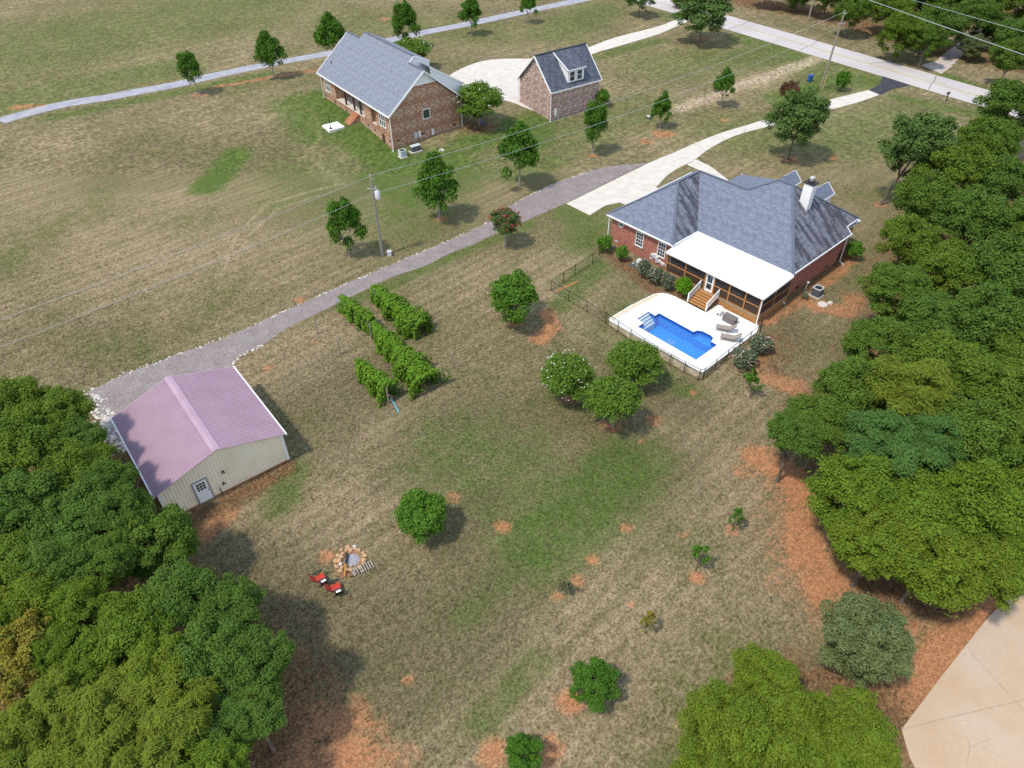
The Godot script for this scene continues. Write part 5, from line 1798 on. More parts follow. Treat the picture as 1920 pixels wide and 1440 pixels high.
func barn() -> void:
	var o := thing("metal_barn", "cream metal barn with mauve ribbed gable roof at the end of the gravel drive", "barn", Vector3(-23.951, 0, -31.001), -51.9)
	var e := 2.72
	var rh := 4.25
	var s0 := -9.85
	var s1 := .05
	var t0 := -.25
	var t1 := 9.25
	var tm := 4.45
	var along := Vector3.RIGHT
	for side in [0, 1]:
		var te: float = t0 if side == 0 else t1
		var up := L(0, rh - e, tm - te)
		var n := Vector3(0, 1, (rh - e) / (tm - t0) * (1 if side == 0 else -1)).normalized()
		for k in 11:
			var st := tool()
			ribbed(st, L(s0 + k * .9, e, te), along, up, n, 4, .225, .065)
			put(st, "roof_panel", M.metal_pink, o)
	var st := tool()
	for k in [-1, 1]:
		quad(st, L(s0 - .02, rh + .07, tm), L(s1 + .04, rh + .07, tm), L(s1 + .04, rh - .02, tm + k * .3), L(s0 - .02, rh - .02, tm + k * .3))
	put(st, "ridge_cap", M.metal_pink, o)
	st = tool()
	beam(st, L(s0, e - .05, t0 - .05), L(s1, e - .05, t0 - .05), .12, .12)
	beam(st, L(s0, e - .05, t1 + .05), L(s1, e - .05, t1 + .05), .12, .12)
	put(st, "gutter", M.trim, o)
	# walls
	st = tool()
	for k in 40:
		var t := k * .225
		for s in [-.2]:
			var y1 := minf(e + (t + .225) * (rh - e) / tm, e + (9.0 - t) * (rh - e) / (9.0 - tm)) - .08
			var base := L(s, -.1, t)
			var q0 := base; var q1 := base + L(0, 0, .15); var q2 := q1 + L(.03, 0, .02); var q3 := q2 + L(0, 0, .03); var q4 := base + L(0, 0, .225)
			for pr in [[q0, q1], [q1, q2], [q2, q3], [q3, q4]]:
				var a: Vector3 = pr[0]
				var b: Vector3 = pr[1]
				quad(st, a, b, Vector3(b.x, y1, b.z), Vector3(a.x, y1, a.z))
	put(st, "gable_wall", M.metal_cream, o)
	st = tool()
	slab(st, -9.7, -.22, -.1, e - .02, 0.0, .06); slab(st, -9.7, -.22, -.1, e - .02, 8.94, 9.0)
	slab(st, -9.7, -9.62, -.1, e - .02, .06, 8.94)
	tri(st, L(-9.66, e - .02, 0), L(-9.66, rh - .08, tm), L(-9.66, e - .02, 9.0))
	put(st, "side_wall", M.metal_cream, o)
	st = tool()
	slab(st, -.24, -.14, -.05, e, -.06, .16); slab(st, -.24, -.14, -.05, e, 8.84, 9.06)
	put(st, "corner_trim", M.trim, o)
	st = tool()
	slab(st, -.3, -.12, -.12, .06, 0, 9.0)
	put(st, "footing", M.orange_dirt, o)
	# door with nine panes
	st = tool()
	slab(st, -.2, -.13, .05, 2.08, 2.2, 3.12)
	var d := put(st, "door", M.trim, o)
	st = tool()
	slab(st, -.2, -.11, .02, 2.14, 2.1, 2.19); slab(st, -.2, -.11, .02, 2.14, 3.13, 3.22); slab(st, -.2, -.11, 2.09, 2.17, 2.1, 3.22)
	put(st, "door_frame", M.grey_metal, d)
	for i in 3:
		for j in 3:
			st = tool()
			slab(st, -.132, -.124, 1.2 + j * .25, 1.4 + j * .25, 2.36 + i * .21, 2.53 + i * .21)
			put(st, "pane", M.glass, d)
	st = tool()
	tube(st, L(-.12, 1.02, 3.04), L(-.05, 1.02, 3.04), .03, .035, 8)
	put(st, "handle", M.dark, d)
	for q in [[4.35, 1.95, "wall_lamp"], [4.1, .9, "hose_hook"], [3.75, .35, "tap_pipe"]]:
		var w := thing(q[2], {"wall_lamp": "dark lamp on the barn gable, above the hook", "hose_hook": "dark hook low on the barn gable", "tap_pipe": "short dark tap pipe at the foot of the barn gable"}[q[2]], {"wall_lamp": "lamp", "hose_hook": "hook", "tap_pipe": "tap"}[q[2]], o.transform * L(-.15, q[1], q[0]), -51.9)
		st = tool()
		if q[2] == "tap_pipe":
			tube(st, Vector3(.04, -.4, 0), Vector3(.04, .3, 0), .03, .03, 6)
			tube(st, Vector3(.04, .25, 0), Vector3(.16, .2, 0), .025, .025, 6)
		else:
			box(st, Vector3(.03, 0, 0), Vector3(.06, .16, .12))
			tube(st, Vector3(.05, .05, 0), Vector3(.2, -.02, .1), .035, .05, 8)
			tube(st, Vector3(.05, .05, 0), Vector3(.2, -.02, -.1), .035, .05, 8)
		put(st, "body", M.wood_dark, w)
	# odds and ends at the barn's left corner
	var lg := thing("lumber_pile", "leaning weathered boards at the left corner of the barn", "boards", o.transform * L(-.7, 0, -.45), -51.9)
	for k in 4:
		st = tool()
		beam(st, Vector3(-.2 * k, .05, .35 + .05 * k), Vector3(-.2 * k + .1, 1.5, .0), .03, .16)
		put(st, "board", M.wood_grey, lg)

func big_house() -> void:
	var o := thing("gabled_brick_house", "large mixed brick house with light grey gable roof and recessed back porch", "house", Vector3(-15.537, 0, -92.016), -53.9)
	var e := 4.6
	var m: Material = M.brick_mixed
	var st := tool()
	# walls: outer shell with the recessed porch cut out of the front
	slab(st, -22.0, -17.5, -1, 4.6, .5, 11.3)
	slab(st, -17.5, -8.6, -1, 1.95, .5, 11.3)
	slab(st, -17.5, -8.6, 1.95, 4.6, 2.8, 11.3)
	slab(st, -8.6, -6.5, -1, 4.6, .5, 11.3)
	slab(st, -6.5, -5.1, -1, 1.95, .5, 11.3)
	slab(st, -6.5, -5.1, 1.95, 4.6, 2.8, 11.3)
	slab(st, -5.1, -.9, -1, 4.6, .5, 11.3)
	put(st, "wall", m, o)
	st = tool()
	var gx := -.902
	var pts := [L(gx, 4.55, .5), L(gx, 7.6, 4.25), L(gx, 7.6, 7.6), L(gx, 4.55, 11.3)]
	quad(st, pts[0], pts[1], pts[2], pts[3])
	put(st, "gable", m, o)
	st = tool()
	quad(st, L(-22, 4.55, .5), L(-22, 7.6, 4.25), L(-22, 7.6, 7.6), L(-22, 4.55, 11.3))
	put(st, "gable", m, o)
	st = tool()
	tri(st, L(-22, 7.55, 4.15), L(-22, 9.15, 5.95), L(-22, 7.55, 7.75))
	put(st, "gable_siding", M.white, o)
	st = tool()
	tri(st, L(-.89, 7.55, 4.15), L(-.89, 9.15, 5.95), L(-.89, 7.55, 7.75))
	slab(st, -.9, -.84, 7.5, 7.62, 4.1, 7.8)
	put(st, "gable_siding", M.white, o)
	var u := Vector3.RIGHT
	var w := Vector3.FORWARD
	var sh: Material = M.shingle_light
	var a := L(-22.4, e, .1); var b := L(-.5, e, .1); var rr := L(-.5, 9.3, 5.95); var rl := L(-22.4, 9.3, 5.95)
	slope(o, [a, b, rr, L(-4.4, 9.3, 5.95), L(-4.4, 10, 6.82), L(-18.4, 10, 6.82), L(-18.4, 9.3, 5.95), rl], u, sh)
	slope(o, [rl, L(-22.4, e, 11.8), L(-.5, e, 11.8), rr], u, sh)
	slope(o, [L(-18.4, 10, 6.82), L(-4.4, 10, 6.82), L(-4.4, 9.0, 9.15), L(-18.4, 9.0, 9.15)], u, sh)
	slope(o, [L(-16, 9.0, 7.7), L(-2, 9.0, 7.7), L(-2, 5.85, 13), L(-16, 5.85, 13)], u, sh)
	st = tool()
	for s in [-4.42, -18.38]:
		tri(st, L(s, 9.98, 6.82), L(s, 8.98, 9.1), L(s, 8.9, 5.6)); tri(st, L(s, 8.9, 5.6), L(s, 8.98, 9.1), L(s, 6.5, 9.1))
	for s in [-2.05, -15.95]:
		quad(st, L(s, 8.95, 7.75), L(s, 6.0, 12.7), L(s, 3.2, 12.7), L(s, 6.6, 7.75))
	quad(st, L(-18.38, 8.95, 9.1), L(-4.42, 8.95, 9.1), L(-4.42, 6.5, 9.1), L(-18.38, 6.5, 9.1))
	put(st, "dormer_wall", M.white, o)
	beams("roof_trim", M.trim, o, [[b + Vector3(0, -.08, 0), rr + Vector3(0, -.08, 0)], [rr + Vector3(0, -.08, 0), L(-.5, e - .08, 11.8)], [a + Vector3(0, -.08, 0), b + Vector3(0, -.08, 0)], [a + Vector3(0, -.08, 0), rl + Vector3(0, -.08, 0)], [L(-4.38, 9.95, 6.82), L(-4.38, 8.95, 9.15)], [L(-2, 8.95, 7.75), L(-2, 5.82, 13)], [L(-4.38, 9.2, 5.95), L(-4.38, 9.93, 6.8)]], .1, .2)
	beams("ridge_cap", sh, o, [[L(-18.4, 10.03, 6.82), L(-4.4, 10.03, 6.82)], [L(-4.4, 9.33, 5.95), rr + Vector3(0, .03, 0)], [rl + Vector3(0, .03, 0), L(-18.4, 9.33, 5.95)]], .28, .05)
	st = tool()
	slab(st, -22.3, -.6, e - .1, e - .04, .15, .6); slab(st, -17.5, -5.1, e - .1, e - .05, .6, 2.85)
	put(st, "soffit", M.trim, o)
	# porch: floor, brown posts, windows and door at the back of the recess
	st = tool()
	slab(st, -17.49, -8.61, 1.95, 2.0, .42, 2.79); slab(st, -6.49, -5.11, 1.95, 2.0, .45, 2.79)
	put(st, "porch_floor", M.rock, o)
	for s in [-14.6, -11.95, -10.0]:
		st = tool()
		slab(st, s - .1, s + .1, 2.0, e - .1, .55, .75)
		put(st, "porch_post", M.wood_dark, o)
	for s in [-16.2, -13.2, -9.6]:
		window(o, L(s, 3.2, 2.8), u, -w, 1.0, 1.5, 2, 2)
	st = tool()
	slab(st, -12.0, -11.0, 2.0, 4.1, 2.74, 2.8)
	put(st, "back_door", M.wood_dark, o)
	for s in [-20.55, -20.0, -19.45, -3.75, -3.2, -2.65]:
		window(o, L(s, 3.25, .5), u, -w, .42, 1.55, 1, 2)
	window(o, L(-.9, 3.6, 5.95), w, u, 1.0, 1.15, 1, 1)
	st = tool()
	slab(st, -3.9, -3.2, -.1, 1.3, .46, .5)
	put(st, "crawl_door", M.wood_dark, o)
	for q in [[-21.3, 1.5], [-18.3, 1.4], [-14.5, 1.3], [-7.8, 1.2], [-5.8, 1.1], [-1.7, 1.0]]:
		st = tool()
		box(st, L(q[0], q[1], .48), Vector3(.4, .2, .06))
		put(st, "wall_vent", M.dark, o)
	for t in [1.3, 5.2, 10.3]:
		st = tool()
		box(st, L(-.88, 1.1, t), Vector3(.06, .2, .4))
		put(st, "wall_vent", M.dark, o)
	downspout(o, L(-.7, 4.5, .3), .0, Vector3(.1, 0, .2))
	downspout(o, L(-21.95, 4.5, .4), 1.1, Vector3(-.1, 0, .2))
	downspout(o, L(-.75, 4.5, 11.5), .7, Vector3(.1, 0, 0))
	for q in [[-20.6, 1.9], [-18.9, 4.3], [-3.0, 2.4]]:
		st = tool()
		var y: float = e + .803 * (q[1] - .1)
		tube(st, L(q[0], y - .2, q[1]), L(q[0], y + .3, q[1]), .07, .07, 8)
		put(st, "roof_vent", M.galv if q[0] != -20.6 else M.dark, o)
	# meter and boxes on the gable
	for q in [[4.0, 1.15, .5, .75, "grey"], [4.6, 1.2, .3, .8, "white"], [6.7, .95, .3, .75, "white"]]:
		var x := thing("utility_box", {"4": "grey meter box on the brick gable, left of the white one", "4.6": "white box next to the grey meter on the brick gable", "6.7": "white disconnect box on the brick gable, right of the meter"}[str(q[0]).trim_suffix(".0")], "meter box", o.transform * L(-.82, q[1], q[0]), -53.9, "boxes on the brick gable")
		st = tool()
		box(st, Vector3.ZERO, Vector3(.16, q[3], q[2]))
		put(st, "case", M.ac if q[4] == "grey" else M.trim, x)
		st = tool()
		tube(st, Vector3(.02, -q[3] / 2, 0), Vector3(.02, -q[3] / 2 - .5, 0), .025, .025, 6)
		put(st, "conduit", M.ac, x)
	# brick stair with its slab
	var g0 := .15
	for k in 9:
		var y := 2.0 - (k + 1) * .195
		st = tool()
		slab(st, -12.05, -10.35, y - .06, y, .45 - (k + 1) * .29, .5 - k * .29)
		put(st, "stair_step", M.brick_step, o)
	st = tool()
	for k in 9:
		var y := 2.0 - (k + 1) * .195 - .06
		slab(st, -12.0, -10.4, -.8, y, .45 - (k + 1) * .29, .45 - k * .29)
	put(st, "stair_base", m, o)
	st = tool()
	var q0 := o.transform * L(-11.2, 0, -3.4)
	var gy := terrain(q0.x, q0.z)
	slab(st, -12.4, -10.0, gy - .2, gy + .24, -4.5, -2.15)
	tag(put(st, "concrete_slab", M.pool_deck), "small pale concrete slab at the foot of the brick stair", "slab").transform = o.transform
	var lp := thing("umbrella_pole", "dark bare pole standing on the slab at the brick stair", "pole", o.transform * L(-10.55, gy + .235, -4.0))
	st = tool()
	tube(st, Vector3.ZERO, Vector3(-.06, 2.2, 0), .05, .05, 8)
	put(st, "pole", M.wood_dark, lp)
	st = tool()
	tube(st, Vector3.ZERO, Vector3(0, .08, 0), .25, .2, 12)
	put(st, "base", M.dark, lp)
	var p1 := o.transform * L(1.35, 0, .55)
	p1.y = terrain(p1.x, p1.z)
	ac_unit("air_conditioner", "pale cube air conditioner at the near corner of the big brick house", p1, -53.9, M.ac)
	var p2 := o.transform * L(1.3, 0, 2.6)
	p2.y = terrain(p2.x, p2.z)
	var gn := thing("generator", "low grey generator box on a slab beside the brick gable", "generator", p2, -53.9)
	st = tool()
	box(st, Vector3(0, .06, 0), Vector3(1.0, .14, 1.7))
	put(st, "pad", M.rock, gn)
	st = tool()
	box(st, Vector3(0, .48, 0), Vector3(.65, .7, 1.3))
	put(st, "case", M.ac_dark, gn)
	st = tool()
	box(st, Vector3(0, .86, 0), Vector3(.72, .08, 1.38))
	put(st, "lid", M.ac, gn)

func garage() -> void:
	var o := thing("brick_garage", "small pale brick garage with dark steep roof and a white dormer", "garage", Vector3(5.793, 0, -101.776), -54.8)
	var st := tool()
	slab(st, -8.3, -.75, -.8, 4.0, .75, 9.7)
	for t in [.75, 9.7]:
		tri(st, L(-8.3, 4, t), L(-4.52, 7.85, t), L(-.75, 4, t))
	put(st, "wall", M.brick_pale, o)
	var e := 4.0
	var rh := 8.05
	var u := Vector3.RIGHT
	var w := Vector3.FORWARD
	var a := L(-.45, e, .45); var b := L(-.45, e, 9.95); var r0 := L(-4.5, rh, .45); var r1 := L(-4.5, rh, 9.95); var c := L(-8.55, e, .45); var d := L(-8.55, e, 9.95)
	slope(o, [a, b, r1, r0], w, M.shingle_dark)
	slope(o, [c, d, r1, r0], w, M.shingle_dark)
	var dn := Vector3(0, -.1, 0)
	beams("roof_trim", M.trim, o, [[a + dn, r0 + dn], [c + dn, r0 + dn], [b + dn, r1 + dn], [d + dn, r1 + dn], [a + dn, b + dn], [c + dn, d + dn]], .1, .2)
	beams("ridge_cap", M.shingle_dark, o, [[r0 + Vector3(0, .03, 0), r1 + Vector3(0, .03, 0)]], .28, .05)
	st = tool()
	slab(st, -.78, -.5, e - .14, e - .08, .5, 9.9)
	put(st, "soffit", M.trim, o)
	# shed dormer with two windows
	var t0 := 3.9
	var t1 := 6.85
	st = tool()
	facet(st, [L(-.75, 6.38, t0 - .2), L(-.75, 6.38, t1 + .2), L(-4.4, 7.98, t1 + .2), L(-4.4, 7.98, t0 - .2)], w)
	var dm := put(st, "dormer", M.shingle_dark, o)
	st = tool()
	quad(st, L(-1.0, 4.5, t0), L(-1.0, 4.5, t1), L(-1.0, 6.3, t1), L(-1.0, 6.3, t0))
	for t in [t0, t1]:
		tri(st, L(-1.0, 4.5, t), L(-1.0, 6.27, t), L(-4.3, 7.8, t))
	put(st, "dormer_wall", M.white, dm)
	beams("dormer_trim", M.trim, dm, [[L(-.75, 6.28, t0 - .2), L(-.75, 6.28, t1 + .2)], [L(-.75, 6.3, t0 - .2), L(-4.4, 7.9, t0 - .2)]], .08, .18)
	for t in [4.65, 6.0]:
		window(o, L(-1.0, 5.35, t), w, u, .85, 1.25, 1, 2)
	downspout(o, L(-.6, 3.9, .6), -.1, Vector3(.1, 0, .2))
	downspout(o, L(-8.4, 3.9, .6), .1, Vector3(-.1, 0, .2))
	var x := thing("utility_box", "white wall unit on the long brick side of the garage", "heat pump", o.transform * L(-.68, 1.0, 1.6), -54.8)
	st = tool()
	box(st, Vector3.ZERO, Vector3(.14, .95, .4))
	put(st, "case", M.trim, x)
	st = tool()
	tube(st, Vector3(0, -.47, 0), Vector3(0, -1.0, 0), .03, .03, 6)
	put(st, "conduit", M.ac, x)
	var v := thing("vent_pipe", "short white pipe at the foot of the garage gable", "pipe", o.transform * L(-6.0, 0, .6))
	st = tool()
	tube(st, Vector3.ZERO, Vector3(0, .8, 0), .07, .07, 8)
	put(st, "pipe", M.trim, v)

# ---------------------------------------------------------------- smaller things
func pole(called: String, label: String, at: Vector3, h: float, lean: Vector3, transformer: bool) -> Node3D:
	var o := thing(called, label, "utility pole", at)
	var top := Vector3(0, h, 0) + lean
	var st := tool()
	tube(st, Vector3(0, -.2, 0), top, .17, .12, 10)
	put(st, "shaft", M.wood_grey, o)
	st = tool()
	tube(st, top, top + Vector3(0, .3, 0), .05, .07, 8)
	tube(st, top + Vector3(.0, -.2, 0), top + Vector3(.35, -.1, .1), .03, .03, 6)
	put(st, "insulator", M.galv, o)
	var cx := top * .82
	st = tool()
	beam(st, cx + Vector3(-.5, .45, .1), cx + Vector3(.5, .45, .1), .08, .1)
	tube(st, cx + Vector3(.42, .45, .1), cx + Vector3(.42, .75, .1), .05, .05, 6)
	put(st, "bracket", M.galv, o)
	if transformer:
		st = tool()
		tube(st, cx + Vector3(.42, -.65, 0), cx + Vector3(.42, .15, 0), .26, .26, 14)
		tube(st, cx + Vector3(.42, .15, 0), cx + Vector3(.42, .24, 0), .26, .12, 14)
		tube(st, cx + Vector3(.36, .24, 0), cx + Vector3(.33, .55, 0), .05, .04, 8)
		put(st, "transformer", M.ac, o)
	return o

func wire(called: String, label: String, a: Vector3, b: Vector3, sag: float, r: float, group: String) -> void:
	var st := tool()
	var prev := a
	for i in range(1, 25):
		var t := i / 24.0
		var p := a.lerp(b, t) - Vector3(0, sag * 4.0 * t * (1.0 - t), 0)
		tube(st, prev, p, r, r, 5, false)
		prev = p
	tag(put(st, called, M.galv), label, "power line", group)

func camp_chair(label: String, at: Vector3, turn: float) -> void:
	var o := thing("camp_chair", label, "chair", at, turn, "red camp chairs by the fire ring")
	var st := tool()
	for k in 4:
		# sagging sling seat
		var z0 := -.28 + k * .14
		var y0 := .42 - .05 * sin(PI * k / 4.0)
		var y1 := .42 - .05 * sin(PI * (k + 1) / 4.0)
		quad(st, Vector3(-.3, y0, z0), Vector3(.3, y0, z0), Vector3(.3, y1, z0 + .14), Vector3(-.3, y1, z0 + .14))
	put(st, "seat", M.red_cloth, o)
	st = tool()
	for k in 4:
		var y := .42 + k * .13
		var b0 := .3 + .08 * k
		var b1 := .3 + .08 * (k + 1)
		quad(st, Vector3(-.3, y, b0), Vector3(.3, y, b0), Vector3(.3, y + .13, b1), Vector3(-.3, y + .13, b1))
	put(st, "backrest", M.red_cloth, o)
	for sx in [-.36, .36]:
		st = tool()
		bars(st, [Vector3(sx, 0, -.32), Vector3(sx * .95, .62, .28), Vector3(sx * .9, .95, .62)], .022)
		put(st, "back_leg", M.frame_black, o)
		st = tool()
		bars(st, [Vector3(sx, 0, .35), Vector3(sx, .62, -.3)], .022)
		put(st, "front_leg", M.frame_black, o)
		st = tool()
		box(st, Vector3(sx, .64, -.02), Vector3(.09, .035, .62))
		put(st, "armrest", M.frame_black, o)
	st = tool()
	box(st, Vector3(.5, .5, -.02), Vector3(.16, .3, .42))
	var pk := put(st, "side_pocket", M.frame_black, o)
	st = tool()
	box(st, Vector3(.5, .655, -.04), Vector3(.15, .012, .3))
	put(st, "pocket_label", M.trim, pk)

func fire_ring(at: Vector3) -> void:
	var o := thing("fire_ring", "ring of tan stones round grey ash in the lawn", "fire pit", at)
	var ms := [rock_mesh(61), rock_mesh(62), rock_mesh(63)]
	for ring in 2:
		var n := 17 if ring == 0 else 7
		for i in n:
			var a := TAU * (i + rng.randf() * .3) / n + (0.0 if ring == 0 else 3.4)
			if ring == 1:
				a = 2.2 + i * .42
			var rad := .78 + rng.randf() * .1 if ring == 0 else 1.02 + rng.randf() * .1
			var s := place(ms[i % 3], "stone", M.rock_tan if rng.randf() < .88 else M.rock, o, Vector3(cos(a) * rad, .06, sin(a) * rad))
			var k := rng.randf_range(.15, .23)
			s.scale = Vector3(k, k * .9, k * rng.randf_range(.8, 1.2))
			s.rotation.y = rng.randf() * TAU
	var st := tool()
	tube(st, Vector3(0, -.02, 0), Vector3(0, .06, 0), .6, .3, 14)
	put(st, "ash_bed", M.ash, o)
	var lg := thing("burnt_log", "half burnt log lying across the edge of the fire ring", "log", at + Vector3(-.35, .1, .35), 20)
	st = tool()
	tube(st, Vector3(.25, .12, -.7), Vector3(0, .08, .1), .08, .09, 8)
	put(st, "charred_end", M.dark, lg)
	st = tool()
	tube(st, Vector3(0, .08, .1), Vector3(-.25, .0, 1.0), .09, .06, 8)
	put(st, "bare_end", M.wood, lg)
	var pl := thing("wood_pallet", "collapsed pale wooden slats lying beside the fire ring", "slats", at + Vector3(.75, .02, .75), 28)
	for k in 9:
		st = tool()
		beam(st, Vector3(-.65 + k * .17, .12 + .02 * (k % 3), -.3), Vector3(-.6 + k * .17 + rng.randf_range(-.05, .05), .1, .32), .1, .03)
		put(st, "slat", M.wood_grey, pl)
	for z in [-.2, .22]:
		st = tool()
		beam(st, Vector3(-.85, .05, z), Vector3(.8, .05, z), .07, .08)
		put(st, "bearer", M.wood_dark, pl)

func build_small() -> void:
	var q := triples(PLACES["misc"])
	var w := triples(PLACES["wire_pts"])
	var p1: Vector3 = q[0]
	var p2: Vector3 = q[1]
	pole("utility_pole", "wooden utility pole with a grey transformer beside the gravel drive", p1, 8.95, Vector3(-.05, 0, .1), true)
	pole("utility_pole", "tall leaning wooden utility pole beside the road", p2, 11.1, Vector3(.35, 0, .2), false)
	pole("utility_pole", "wooden utility pole across the road, cut by the top edge", q[17], 11.5, Vector3(.2, 0, 0), false)
	var t1 := p1 + Vector3(-.05, 9.1, .1)
	var t2 := p2 + Vector3(.35, 11.2, .2)
	var l1 := p1 + Vector3(-.05, 7.2, .1)
	var l2 := p2 + Vector3(.3, 9.2, .2)
	var g := "power lines of the transformer pole"
	wire("power_line", "upper wire running right from the transformer pole to the road", t1, t2, 1.2, .016, g)
	wire("power_line", "lower wire running right from the transformer pole to the road", l1, l2, 1.4, .016, g)
	wire("power_line", "upper wire running left from the transformer pole over the field", t1, t1 + (w[0] - t1) * 1.8 + Vector3(0, 2.2, 0), .9, .016, g)
	wire("power_line", "lower wire running left from the transformer pole over the field", l1, l1 + (w[1] - l1) * 1.8 + Vector3(0, 1.7, 0), .9, .016, g)
	var d1: Vector3 = w[3] - w[2]
	wire("road_line", "thick pale wire along the road at the top right", w[2] - d1 * .9, w[3] + d1 * 1.2, .3, .045, "wires across the road")
	var d2: Vector3 = w[5] - w[4]
	wire("road_line", "thinner wire beyond the thick one at the top right", w[4] - d2 * 2, w[5] + d2 * 2, .3, .03, "wires across the road")
	# wheelie bin
	var b := thing("wheelie_bin", "blue wheelie bin on the grass beside the leaning pole", "bin", q[2], 20)
	var st := tool()
	for k in 4:
		var bs := Basis(Vector3.UP, k * PI / 2)
		quad(st, bs * Vector3(-.22, .05, .24), bs * Vector3(-.28, .95, .3), bs * Vector3(.28, .95, .3), bs * Vector3(.22, .05, .24))
	put(st, "body", M.blue_plastic, b)
	st = tool()
	box(st, Vector3(0, 1.0, .02), Vector3(.64, .09, .72))
	put(st, "lid", M.blue_plastic, b)
	for sx in [-.26, .26]:
		st = tool()
		tube(st, Vector3(sx - .03, .12, -.28), Vector3(sx + .03, .12, -.28), .12, .12, 12)
		put(st, "wheel", M.dark, b)
	# marker post, mailboxes
	var mk := thing("marker_post", "yellow marker post beside the leaning pole", "post", q[19] + Vector3(0, 0, 0))
	st = tool()
	tube(st, Vector3.ZERO, Vector3(.1, 2.6, 0), .07, .07, 8)
	put(st, "post", M.yellow, mk)
	var st2 := thing("survey_stake", "short wooden stake beside the asphalt apron", "stake", q[20] + Vector3(-.6, 0, -2.2))
	st = tool()
	box(st, Vector3(0, .7, 0), Vector3(.09, 1.4, .09))
	put(st, "stake", M.wood, st2)
	for k in 2:
		var m := thing("mailbox", ["black mailbox on a post at the near road edge", "dark mailbox post at the far road edge"][k], "mailbox", q[5 + k], -55)
		st = tool()
		box(st, Vector3(0, .55, 0), Vector3(.12, 1.1, .12))
		put(st, "post", M.wood_dark, m)
		st = tool()
		box(st, Vector3(0, 1.2, .1), Vector3(.24, .22, .55))
		tube(st, Vector3(0, 1.3, -.17), Vector3(0, 1.3, .37), .12, .12, 10)
		put(st, "box", M.frame_black, m)
	# blue chair under the crape myrtle
	var c := thing("adirondack_chair", "blue grey garden chair under the crape myrtle by the big brick house", "chair", q[10], 70)
	st = tool()
	for k in 5:
		box(st, Vector3(-.24 + k * .12, .35, .05), Vector3(.1, .03, .6), Basis(Vector3.RIGHT, .12))
	put(st, "seat", M.lilac, c)
	st = tool()
	for k in 5:
		box(st, Vector3(-.24 + k * .12, .72, -.38), Vector3(.1, .85, .03), Basis(Vector3.RIGHT, -.35))
	put(st, "backrest", M.lilac, c)
	for sx in [-.34, .34]:
		st = tool()
		box(st, Vector3(sx, .55, 0), Vector3(.13, .03, .75))
		put(st, "armrest", M.lilac, c)
		st = tool()
		box(st, Vector3(sx, .27, .3), Vector3(.08, .54, .08)); box(st, Vector3(sx, .27, -.25), Vector3(.08, .54, .08))
		put(st, "leg", M.lilac, c)
	# valve cover on the lawn right of the garage
	var v := thing("utility_cover", "white and green utility cover on the lawn right of the garage", "cover", q[11])
	st = tool()
	tube(st, Vector3(0, -.05, 0), Vector3(0, .3, 0), .42, .36, 12)
	put(st, "body", M.green_metal, v)
	st = tool()
	tube(st, Vector3(-.1, .3, 0), Vector3(-.1, .42, 0), .3, .2, 12)
	put(st, "cap", M.rock, v)
	var ms := tag(place(rock_mesh(78), "white_stone", M.rock, self, q[16] + Vector3(0, .03, 0)), "pale flat stone on the grass beside the big brick house", "stone")
	ms.scale = Vector3(.5, .22, .38)
	var ub := thing("ground_box", "tan utility box at the foot of the transformer pole", "box", q[15] + Vector3(.1, 0, 0))
	st = tool()
	box(st, Vector3(0, .25, 0), Vector3(.4, .5, .4)); box(st, Vector3(0, .52, 0), Vector3(.46, .06, .46))
	put(st, "case", M.ac, ub)
	# fire ring and chairs
	fire_ring(q[7])
	camp_chair("red camp chair beside the fire ring, the upper one", q[8], -55)
	camp_chair("red camp chair beside the fire ring, the lower one", q[9], -62)
	# trellis
	var i := 0
	var names := ["wooden vine post nearest the gravel drive on the left, bare", "wooden vine post with a young vine, left of the rows", "wooden vine post at the gap in the middle row", "wooden vine post standing alone right of the rows", "wooden vine post at the top end of the right row", "wooden vine post at the lower end of the short row"]
	for p in triples(PLACES["posts_vine"]):
		var o := thing("vine_post", names[i], "post", p, 0.0, "posts of the vine rows")
		st = tool()
		tube(st, Vector3(0, -.1, 0), Vector3(.03, 1.75, 0), .065, .06, 8)
		put(st, "post", M.wood_grey, o)
		i += 1
	var va := triples(PLACES["vineA"])
	var vb := triples(PLACES["vineB"])
	var vc := triples(PLACES["vineC"])
	var vd := triples(PLACES["vineD"])
	vine(va[0], va[1], .4, 1.25, "leafy vine row nearest the main house", 51)
	vine(vb[0], vb[1], .4, .6, "short upper half of the middle vine row by the drive", 52)
	vine(vc[0], vc[1], .3, 1.3, "long leafy lower half of the middle vine row", 53)
	vine(vd[0], vd[1], .35, .8, "shortest vine row, on the left", 54)
	var br := triples(PLACES["bar"])
	st = tool()
	beam(st, br[0] + Vector3(0, .12, 0), br[1] + Vector3(0, .05, 0), .09, .09)
	tag(put(st, "teal_board", M.teal), "long pale turquoise board lying at the lower end of the vines", "board")
	rocks("rock_edging", "thin line of white rocks along the upper edge of the gravel drive", triples(PLACES["edge_a"]), .1, 6.0, .04, .13, M.rock)
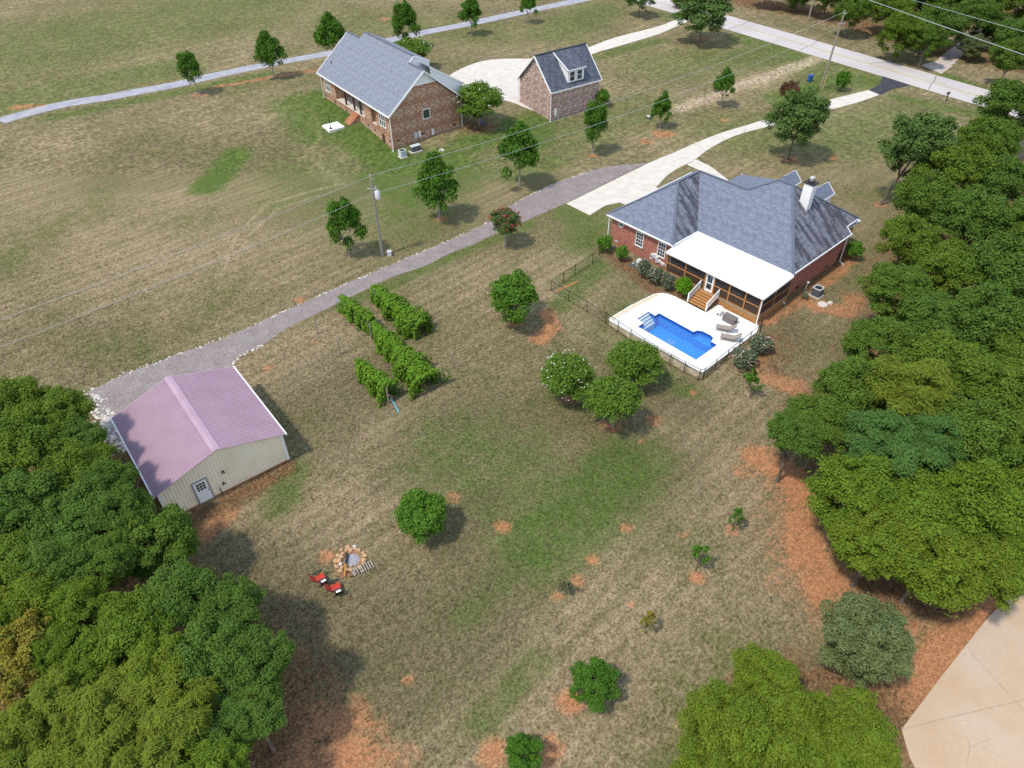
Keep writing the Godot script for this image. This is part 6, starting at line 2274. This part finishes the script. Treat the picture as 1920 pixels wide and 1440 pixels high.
	rocks("rock_corner", "white rocks at the bend of the gravel drive behind the barn", triples(PLACES["edge_b"]), .1, 10.0, .05, .16, M.rock)
	rocks("rock_pile", "pale broken rocks heaped along the left edge of the gravel drive", triples(PLACES["edge_c"]), .45, 22.0, .06, .24, M.rock)
	rocks("swale_stones", "grey stones scattered in the pale swale beside the lawn", triples(PLACES["swale"]), .6, 7.0, .05, .16, M.rock)

# ---------------------------------------------------------------- main
func _ready() -> void:
	rng.seed = 20
	# camera: a drone 40 m up that looks 41.6 degrees down
	var cam := Camera3D.new()
	cam.name = "camera"
	add_child(cam)
	cam.fov = 56.75
	cam.near = 0.5
	cam.far = 6000.0
	cam.position = Vector3(0, 40, 0)
	cam.basis = Basis(Vector3.RIGHT, deg_to_rad(-41.59)) * Basis(Vector3.BACK, deg_to_rad(-0.54))
	cam.current = true
	var env := Environment.new()
	env.background_mode = Environment.BG_SKY
	var sky := Sky.new()
	var sm := ProceduralSkyMaterial.new()
	sm.sky_top_color = Color(.6, .68, .8)
	sm.sky_horizon_color = Color(.95, .96, .97)
	sm.sky_curve = .25
	sm.ground_bottom_color = Color(.3, .28, .22)
	sm.ground_horizon_color = Color(.7, .72, .72)
	sm.sun_angle_max = 1.0
	sky.sky_material = sm
	env.sky = sky
	env.background_energy_multiplier = 1.4
	env.tonemap_mode = Environment.TONE_MAPPER_LINEAR
	env.tonemap_exposure = 1.32
	env.sdfgi_enabled = true
	env.ssao_enabled = true
	env.ssil_enabled = true
	var we := WorldEnvironment.new()
	we.name = "environment"
	we.environment = env
	add_child(we)
	var sun := DirectionalLight3D.new()
	sun.name = "sun"
	add_child(sun)
	sun.light_energy = .9
	sun.light_color = Color(1, .96, .9)
	sun.light_angular_distance = 5.0
	sun.shadow_enabled = true
	var dir := Vector3(.46, -1, -.34).normalized()
	sun.basis = Basis.looking_at(dir, Vector3.UP)
	materials()
	build_ground()
	build_surfaces()
	main_house()
	pool()
	barn()
	big_house()
	garage()
	make_crowns()
	build_trees()
	build_small()
